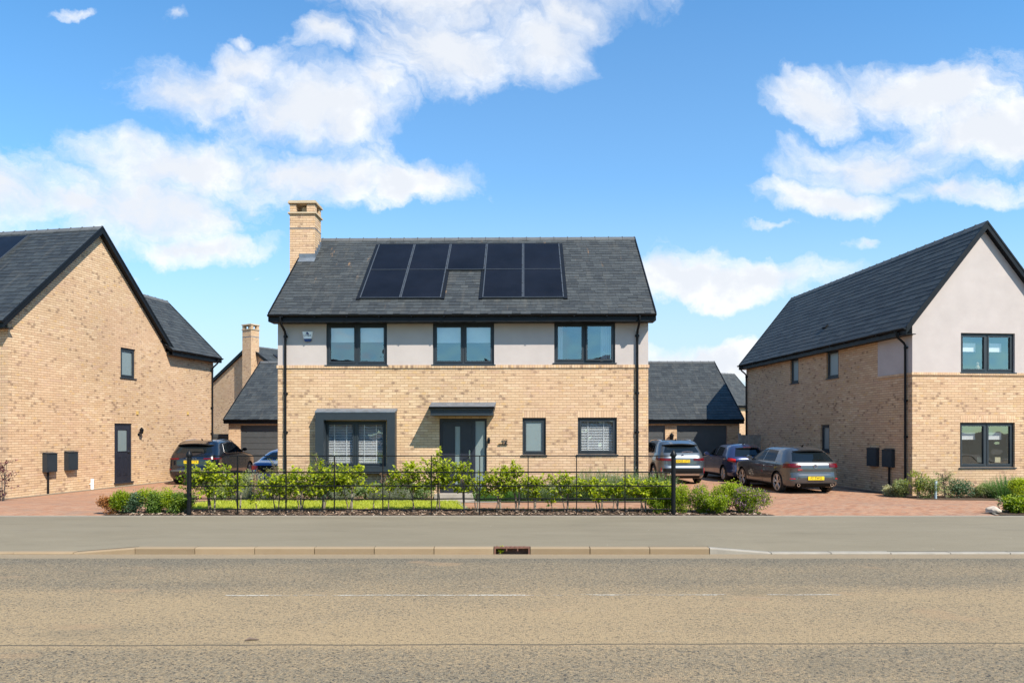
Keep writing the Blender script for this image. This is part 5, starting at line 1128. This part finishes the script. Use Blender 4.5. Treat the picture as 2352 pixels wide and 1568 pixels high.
def mound(name, lab, cat, group, loc, rx, ry, h, seed, lm, n=1500, L=.03, Wd=.018, tb=0.0, fl=None, nf=0, rag=.25, base=.05, flL=.03, stem=True):
    """dense low shrub: leaves through the outer shell of an uneven mound, with twigs inside"""
    rng = random.Random(seed); t = thing(name, lab, cat, loc, 0, group); lf = MB(); st = MB(); fm_ = MB()
    lob = [(rng.uniform(-.6, .6)*rx, rng.uniform(-.5, .5)*ry, rng.uniform(.22, .82)*h, rng.uniform(.35, .58)) for _ in range(12)]
    def pt():
        l = rng.choice(lob); v = rv(rng).normalized()*rng.uniform(.55, 1.05)*l[3]; return Vector((l[0]+v.x*rx*.85, l[1]+v.y*ry*.85, max(base*rng.random(), l[2]+v.z*h*.62)))
    for i in range(14):
        q = pt(); st.tube([(rng.gauss(0, rx*.12), rng.gauss(0, ry*.12), 0), q.lerp(Vector((0, 0, 0)), .5)+rv(rng, .02), q*.85], [.006, .004, .002], 4, cap=False)
    n = int(n*2.1); L *= 1.25; Wd *= 1.3
    for i in range(n):
        p = pt(); p += rv(rng, rag*.06); ld = Vector((p.x/rx, p.y/ry, .5))*.8+rv(rng, .6)
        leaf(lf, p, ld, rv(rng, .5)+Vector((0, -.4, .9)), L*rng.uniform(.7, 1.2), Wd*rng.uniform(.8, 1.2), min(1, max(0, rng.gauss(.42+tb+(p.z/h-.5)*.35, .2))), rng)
    for i in range(nf):
        p = pt(); p += Vector((p.x/rx, p.y/ry, .6))*.03
        for k in range(5): leaf(fm_, p+rv(rng, .012), rv(rng)+Vector((0, 0, .4)), rv(rng), flL*.7, flL*.5, rng.random(), rng)
    st.build('stem', M['bark_stem'], t); lf.build('leaves', lm, t)
    if nf: fm_.build('flowers', fl, t)
    return t
def spiky(name, lab, cat, group, loc, rx, ry, h, seed, lm, n=260, fl=None, nf=0, lean=.3, fh=.05):
    """lavender or rosemary: many upright stems clothed in needle leaves"""
    rng = random.Random(seed); t = thing(name, lab, cat, loc, 0, group); lf = MB(); ff = MB()
    for i in range(n):
        a = rng.uniform(0, 6.28); r = rng.random()**.5; x, y = rx*.55*r*math.cos(a), ry*.55*r*math.sin(a); d = Vector((math.cos(a)*r*lean*rx/ max(rx, ry)+rng.gauss(0, .08), math.sin(a)*r*lean+rng.gauss(0, .08), 1)).normalized()
        hh = h*rng.uniform(.45, 1.0)*(1-.25*r); p = Vector((x, y, 0)); tn = rng.gauss(.45, .18); wv = .004
        q = p+d*hh; lf.face([p+Vector((-wv, 0, 0)), p+Vector((wv, 0, 0)), q+Vector((wv*.4, 0, 0)), q+Vector((-wv*.4, 0, 0))], tone=max(0, tn-.3))
        m = int(hh/.028)
        for k in range(m):
            f = (k+rng.random())/m
            if f < .12: continue
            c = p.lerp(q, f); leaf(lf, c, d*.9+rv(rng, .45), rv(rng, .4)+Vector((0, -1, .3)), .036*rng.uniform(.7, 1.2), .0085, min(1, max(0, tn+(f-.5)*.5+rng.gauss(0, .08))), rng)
        if nf and i < nf:
            for k in range(6): leaf(ff, q+d*rng.uniform(-.01, fh)+rv(rng, .006), d+rv(rng, .5), rv(rng), .016, .012, rng.random(), rng)
    lf.build('leaves', lm, t)
    if nf: tag(ff.build('flowers', fl, t), kind='stuff')
    return t
M['bark_stem'] = plain('stem_bark', (.13, .095, .07), .9, var=.3, scale=20); M['guard'] = plain('bleached_bark', (.20, .17, .13), .9, var=.25, scale=15)
L_HORN = leafmat('hornbeam_leaf', (.05, .105, .004), (.38, .42, .010), .42); L_OLIVE = leafmat('grey_green_leaf', (.075, .10, .035), (.30, .34, .12), .25); L_BOX = leafmat('box_leaf', (.025, .06, .010), (.15, .23, .03), .25)
L_YEL = leafmat('yellow_green_leaf', (.07, .125, .003), (.40, .46, .015), .4); L_BLUE = leafmat('blue_green_leaf', (.025, .06, .028), (.11, .17, .08), .2); L_PUR = leafmat('burgundy_leaf', (.03, .006, .010), (.16, .03, .05), .25)
L_ROSE = leafmat('rosemary_leaf', (.035, .07, .015), (.20, .27, .09), .25); L_ROSD = leafmat('dark_rosemary_leaf', (.02, .065, .008), (.11, .24, .03), .2); L_LAV = leafmat('lavender_leaf', (.08, .095, .06), (.25, .26, .18), .2)
L_COP = leafmat('coppery_leaf', (.15, .06, .03), (.42, .22, .13), .35); L_DRY = leafmat('dry_orange_leaf', (.13, .045, .01), (.40, .17, .05), .3); F_PUR = leafmat('purple_flower', (.14, .06, .13), (.40, .23, .34), .3); F_WHT = leafmat('pale_flower', (.45, .42, .48), (.7, .68, .72), .3); F_PNK = leafmat('pink_flower', (.42, .15, .25), (.7, .4, .5), .3)
L_VAR = leafmat('variegated_leaf', (.14, .14, .07), (.50, .47, .28), .3)
def ux(u, Y): return (u-CU)*Y/F
def hz_(v, Y): return CAMZ+(CV-v)*Y/F-gz(Y)
hedge = [ # u, top v, width in pixels, stems, depth, tall shoot, stake, lean, twigs, description
 (484, 1068, 130, 3, 15.0, .16, 1, 0, 46, 'broad leafy one nearest the left fence post'), (545, 1088, 70, 1, 15.1, 0, 1, .05, 15, 'small one left of the first stanchion gap'), (592, 1132, 26, 1, 15.0, 0, 0, .1, 4, 'nearly bare twig with few leaves in the second bay'),
 (636, 1092, 95, 2, 15.0, 0, 0, 0, 27, 'yellowish one at the third stanchion'), (688, 1078, 100, 2, 15.05, 0, 1, 0, 30, 'bushy one in front of the left downpipe'), (738, 1070, 105, 3, 15.0, .2, 1, 0, 34, 'dense one under the left edge of the bay window'),
 (800, 1072, 95, 2, 15.0, .12, 1, 0, 27, 'forked one in front of the bay window'), (862, 1112, 46, 1, 15.0, 0, 0, -.05, 8, 'thin one under the bay window'), (897, 1100, 40, 1, 15.05, 0, 0, .05, 7, 'sparse one at the right edge of the bay window'),
 (952, 1066, 105, 2, 15.0, .14, 0, -.05, 32, 'spreading one left of the front door'), (1004, 1050, 100, 3, 14.95, .30, 0, 0, 40, 'tallest one rising in front of the door frame'), (1062, 1062, 60, 2, 15.0, 0, 1, 0, 16, 'slim one in front of the front door'),
 (1090, 1098, 50, 1, 15.0, 0, 1, .12, 9, 'leaning one before the sidelight'), (1146, 1078, 95, 2, 15.0, .18, 1, 0, 30, 'rounded one right of the front door'), (1188, 1072, 70, 2, 15.05, .24, 1, 0, 22, 'one with a curved top shoot under the small frosted window'),
 (1222, 1096, 66, 2, 15.0, 0, 1, .05, 19, 'compact one with a forked trunk under the frosted window'), (1300, 1088, 90, 2, 15.0, 0, 1, -.02, 25, 'low spreading one between two windows'), (1272, 1140, 24, 1, 15.0, 0, 0, 0, 3, 'bare twig before the path'),
 (1375, 1104, 90, 2, 15.0, .12, 1, -.03, 22, 'wide topped one beneath the blind window'), (1412, 1108, 50, 2, 15.0, 0, 1, .03, 12, 'leaning one beneath the blind window right edge'), (1478, 1102, 95, 2, 15.0, 0, 1, -.05, 28, 'leafy one near the right fence post'), (1515, 1108, 80, 2, 15.1, 0, 0, .0, 26, 'full one touching the right fence post')]
for i, (u, v, wd, ns, Y, tall, stk, lean, tw, ds) in enumerate(hedge):
    h = hz_(v, Y); bare = .43 if tw > 10 else .5
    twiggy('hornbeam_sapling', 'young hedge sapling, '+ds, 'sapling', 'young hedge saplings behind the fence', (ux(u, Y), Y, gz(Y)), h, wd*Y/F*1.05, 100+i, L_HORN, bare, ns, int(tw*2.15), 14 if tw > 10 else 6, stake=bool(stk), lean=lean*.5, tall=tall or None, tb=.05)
# shrubs between the lawn and the house
shr = [(500, 1106, 60, 17.6, L_OLIVE, .0, None, 'grey-green shrub beyond the lawn, leftmost beside the driveway'), (560, 1085, 75, 18.0, L_OLIVE, .1, None, 'grey-green shrub before the blue coupe'), (620, 1092, 70, 17.9, L_LAV, .0, None, 'dusty silver shrub left of the house corner'),
       (690, 1110, 80, 18.0, L_OLIVE, 0, None, 'muted green shrub below the left downpipe'), (760, 1112, 80, 18.1, L_BLUE, 0, None, 'blue-green shrub beneath the bay window'), (830, 1116, 80, 18.1, L_ROSE, .0, None, 'soft green shrub beneath the bay window right half'),
       (895, 1106, 80, 18.2, L_ROSE, 0, F_PNK, 'green shrub with pink flowers at the right corner of the bay window'), (960, 1112, 70, 18.3, L_ROSE, 0, F_PNK, 'low green shrub with pink flowers left of the doorway')]
for i, (u, v, wd, Y, lm, tb, fl, ds) in enumerate(shr):
    Y += .5
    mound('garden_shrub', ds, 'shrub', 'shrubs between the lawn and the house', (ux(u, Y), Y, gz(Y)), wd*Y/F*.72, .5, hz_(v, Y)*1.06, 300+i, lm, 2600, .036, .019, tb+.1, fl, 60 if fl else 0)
for i, (u, v, wd, Y, ds, lm) in enumerate([(636, 1046, 60, 17.2, 'tall loose olive green shrub in front of the left house corner', L_OLIVE), (722, 1030, 60, 17.4, 'tall leafy shrub rising at the left edge of the bay window', L_HORN), (592, 1068, 36, 17.0, 'coppery leaved upright shrub in front of the blue coupe', L_COP),
                                         (770, 1050, 50, 17.6, 'loose grey-green shrub against the bay window lower left corner', L_OLIVE), (690, 1062, 60, 17.5, 'loose olive shrub between the downpipe and the bay window', L_OLIVE), (880, 1082, 40, 17.6, 'thin reddish twiggy shrub under the bay window', L_COP), (1268, 1080, 30, 17.8, 'thin airy shrub standing in the lavender bed', L_ROSE)]):
    Y += .75; twiggy('tall_shrub', ds, 'shrub', 'tall loose shrubs in the front garden', (ux(u, Y), Y, gz(Y)), hz_(v, Y), wd*Y/F, 340+i, lm, .12, 4, 42 if wd > 40 else 22, 12, .045, .018)
for i, (u, v, ds) in enumerate([(556, 1118, 'dry brownish lavender clump left of the others'), (610, 1122, 'dry lavender clump behind the second bay'), (790, 1124, 'dry lavender clump under the bay window'), (872, 1120, 'dry brown lavender clump right of the bay centre'), (920, 1122, 'faded lavender clump nearest the door')]):
    spiky('dry_lavender', ds, 'lavender', 'dry lavender clumps behind the lawn', (ux(u, 18.1), 18.1, gz(18.1)), .45, .3, hz_(v, 18.1)+.1, 360+i, L_LAV, 260, None, 0, .5)
for i, (u, v, wd, lm, fl, ds) in enumerate([(1118, 1122, 60, L_ROSD, None, 'low dark green clump right of the door step'), (1168, 1112, 60, L_ROSD, None, 'dark green clump in the bed under the house number'), (1218, 1108, 66, L_ROSE, F_WHT, 'green lavender with a few pale flowers'), (1270, 1104, 70, L_ROSE, F_WHT, 'green lavender between the two small windows'),
        (1322, 1092, 74, L_ROSE, None, 'green rosemary left of the blind window'), (1362, 1074, 74, L_ROSE, F_WHT, 'tall rosemary under the blind window left edge'), (1412, 1078, 74, L_ROSE, F_WHT, 'tall rosemary under the blind window'), (1458, 1076, 74, L_ROSE, F_WHT, 'tall rosemary by the right downpipe'), (1510, 1080, 76, L_ROSE, F_WHT, 'tall rosemary at the right house corner')]):
    spiky('rosemary', ds, 'rosemary', 'rosemary and lavender along the house wall', (ux(u, 18.15), 18.15, gz(18.1)), wd*18.15/F*.80, .42, hz_(v, 18.1)*1.08, 380+i, lm, 480, fl, 60 if fl else 0, .35)
# clipped low hedge left of the fence
for i, (u, v, lm, tb, ds) in enumerate([(258, 1142, L_DRY, 0, 'small box shrub with dry orange leaves at the left end of the low hedge'), (276, 1130, L_YEL, -.25, 'mid green box shrub second from the left end of the low hedge'), (308, 1130, L_BLUE, -.05, 'dark blue-green box shrub in the low hedge'),
                                       (338, 1126, L_YEL, -.08, 'yellow tipped box shrub in the middle of the low hedge'), (366, 1131, L_BOX, .08, 'dark green box shrub right of the yellow tipped one'), (396, 1127, L_YEL, -.02, 'bright yellow-green box shrub near the fence post'), (422, 1134, L_BOX, .15, 'green box shrub touching the left fence post')]):
    Y = 14.78; mound('box_shrub', ds, 'shrub', 'low box hedge left of the fence', (ux(u, Y), Y, gz(Y)), .30, .26, hz_(v, Y)*1.0, 400+i, lm, 1700, .027, .018, tb, rag=.4)
for i, (u, v, wd, lm, tb, nf, ds) in enumerate([(1520, 1118, 60, L_YEL, -.15, 0, 'yellow-green shrub left of the right fence post'), (1562, 1116, 62, L_YEL, -.1, 10, 'yellow-green shrub just right of the right fence post'), (1608, 1120, 66, L_YEL, -.22, 90, 'green shrub with scattered mauve flowers in the middle of the right clump'),
                                               (1672, 1114, 84, L_YEL, -.05, 8, 'bright lime green shrub behind the purple flowering one'), (1640, 1140, 60, L_YEL, -.15, 60, 'low green shrub with pinkish flowers at the pavement edge'), (1728, 1122, 84, L_YEL, -.28, 420, 'purple flowering shrub at the right end of the clump')]):
    Y = 14.85 if i != 4 else 14.65; Y = 15.1 if i == 3 else Y
    mound('flowering_shrub', ds, 'shrub', 'shrubs at the right end of the fence', (ux(u, Y), Y, gz(Y)), wd*Y/F*.60, .32, hz_(v, Y)*1.04, 420+i, lm, 2000, .03, .018, tb, F_PUR, nf, rag=.4, flL=.042)
# along the right house
for i, (kd, u, v, wd, Y, lm, ds) in enumerate([('m', 2046, 1114, 32, 20.6, L_VAR, 'small variegated ball shrub before the shaded wall of the right house'), ('m', 2078, 1104, 44, 20.2, L_OLIVE, 'grey-green shrub at the foot of the right house downpipe'), ('t', 2108, 1076, 44, 19.9, L_HORN, 'tall yellow-green shrub at the corner of the right house'),
        ('m', 2130, 1098, 50, 19.9, L_OLIVE, 'olive shrub beside the pale blue marker post'), ('t', 2172, 1080, 40, 19.9, L_OLIVE, 'airy shrub with one long shoot right of the marker post'), ('m', 2206, 1103, 50, 20.0, L_BLUE, 'dusty grey-green shrub under the left of the lower window'), ('m', 2256, 1110, 44, 20.0, L_OLIVE, 'low grey shrub under the lower window'),
        ('s', 2320, 1088, 96, 19.9, L_ROSD, 'large dark green rosemary dome in front of the right house'), ('m', 2350, 1102, 50, 18.6, L_YEL, 'yellow-green shrub cut by the right edge of the photo')]):
    a = dict(loc=(ux(u, Y), Y, gz(Y)-.02)); h = hz_(v, Y)
    if kd == 'm': mound('border_shrub', ds, 'shrub', None, a['loc'], wd*Y/F*.66, .32, h*1.05, 440+i, lm, 1300, .038, .02, .05)
    elif kd == 't': twiggy('border_shrub', ds, 'shrub', None, a['loc'], h, wd*Y/F*1.3, 440+i, lm, .08, 5, 60, 13, .05, .028)
    else: spiky('border_shrub', ds, 'shrub', None, a['loc'], wd*Y/F*.85, .7, h*1.1, 440+i, lm, 900, F_PUR, 30, .6)
mp = thing('marker_post', 'pale blue-white short post among the shrubs in front of the right house', 'post', (ux(2149, 19.7), 19.7, gz(19.7))); mb = MB(); mb.tube([(0, 0, 0), (.0, 0, .42)], .032, 10); mb.tube([(0, 0, .42), (0, 0, .52)], .042, 10); mb.build('post', plain('pale_blue', (.32, .40, .43), .6, var=.3, scale=10), mp)
twiggy('burgundy_shrub', 'burgundy leaved shrub at the far left edge before the left house', 'shrub', None, (ux(4, 18.6), 18.6, gz(18.6)), hz_(1048, 18.6), .75, 470, L_PUR, .1, 4, 34, 10, .06, .045)
# right-hand corner bed
twiggy('small_sapling', 'tiny sapling with a bare stem in the corner bed by the pavement', 'sapling', None, (ux(2294, 14.9), 14.9, 0.0), hz_(1139, 14.9), .22, 480, L_ROSE, .55, 1, 9, 8, .035, .02)
mound('corner_shrub', 'glossy green shrub in the corner bed at the right edge', 'shrub', None, (ux(2345, 14.9), 14.9, 0.0), .42, .35, hz_(1134, 14.9), 481, L_YEL, 1500, .05, .028, -.2)
def rock(loc, s, lab):
    t = bmesh.new(); bmesh.ops.create_icosphere(t, subdivisions=3, radius=1); rng = random.Random(9)
    for v in t.verts:
        n_ = math.sin(v.co.x*3.1+1)*.12+math.sin(v.co.y*4.3)*.1+math.sin(v.co.z*5+v.co.x*2)*.08+rng.uniform(-.03, .03); v.co *= 1+n_; v.co = Vector((v.co.x*s[0], v.co.y*s[1], max(v.co.z, -.2)*s[2]))
    me = bpy.data.meshes.new('boulder'); t.to_mesh(me); t.free(); me.materials.append(M['rockm']); o = bpy.data.objects.new('boulder', me); COL.objects.link(o); o.location = loc; tag(o, lab, 'rock')
M['rockm'] = plain('rock', (.42, .35, .28), .9, var=.25, scale=8, bump=.6)
rock((ux(2285, 14.75), 14.8, .06), (.17, .12, .10), 'pale angular boulder in the corner bed beside the tiny sapling')
mb = MB(); pts = [(10.32, 14.46), (10.36, 14.62), (10.5, 14.85), (10.8, 15.1), (11.4, 15.35), (13, 15.7)]
for p, q in zip(pts, pts[1:]):
    d = Vector((q[0]-p[0], q[1]-p[1])).normalized()*.0; n_ = Vector((-(q[1]-p[1]), q[0]-p[0])).normalized()*.06
    mb.face([(p[0], p[1], .03), (q[0], q[1], .03), (q[0]+n_.x, q[1]+n_.y, .03), (p[0]+n_.x, p[1]+n_.y, .03)])
tag(mb.build('corner_edging', M['kerb_new']), kind='structure')
# weeds in the drain and stray debris
mound('weed', 'small weed growing out of the rusty drain inlet', 'plant', None, (-.19, 10.56, -.11), .06, .04, .11, 490, L_HORN, 90, .02, .012, .1, stem=False)
for i, (x, y, l) in enumerate([(-2.35, 6.15, .06)]):
    mb = MB(); mb.tube([(x-l, y, -.09), (x-.02, y+.02, -.082), (x+l, y+.03, -.09)], [.004, .016, .004], 6); tag(mb.build('twig', M['bark_stem']), 'dark curled scrap of debris lying on the road', 'debris')
# ------------------------------------------------------------------ houses across the street (seen in the window reflections)
for i, (x, y, rz, ds) in enumerate([(-16, -19, 90, 'brick house across the street, left of the viewer'), (1.5, -21, 90, 'brick house across the street, straight behind the viewer'), (19, -19, 90, 'brick house across the street, right of the viewer')]):
    t = thing('house_across_street', ds, 'house', (x, y, -.1)); f = lambda a, d, z: (a, d, z); mb = MB(); Lh = 11
    wall(mb, f, -Lh/2, Lh/2, -.1, 5.0, [(-4.2, -2.6, .9, 2.2), (-.6, .6, 0, 2.1), (2.4, 4.2, .9, 2.2), (-4.2, -2.6, 3.6, 4.7), (2.4, 4.2, 3.6, 4.7)])
    for g in (lambda a, d, z: (-Lh/2, -a, z), lambda a, d, z: (Lh/2, -a, z)): wall(mb, g, 0, 7, -.1, 5.0, []); gable_poly(mb, g, 0, 7, 5.0, 5.2, 8.2)
    mb.build('brick_wall', M['brick_pink'], t)
    for w_ in [(-4.2, -2.6, .9, 2.2), (2.4, 4.2, .9, 2.2), (-4.2, -2.6, 3.6, 4.7), (2.4, 4.2, 3.6, 4.7)]: window(t, f, *w_, 2, .06, room=False)
    mb = MB(); mb.box(f, -.6, .6, -.1, -.05, 0, 2.1); mb.build('front_door', M['doorgrey'], t)
    gable_roof(t, ID, -Lh/2-.15, Lh/2+.15, -7.35, .35, 5.0, 8.35, M['slate_dark'], 61+i, gauge=.3)
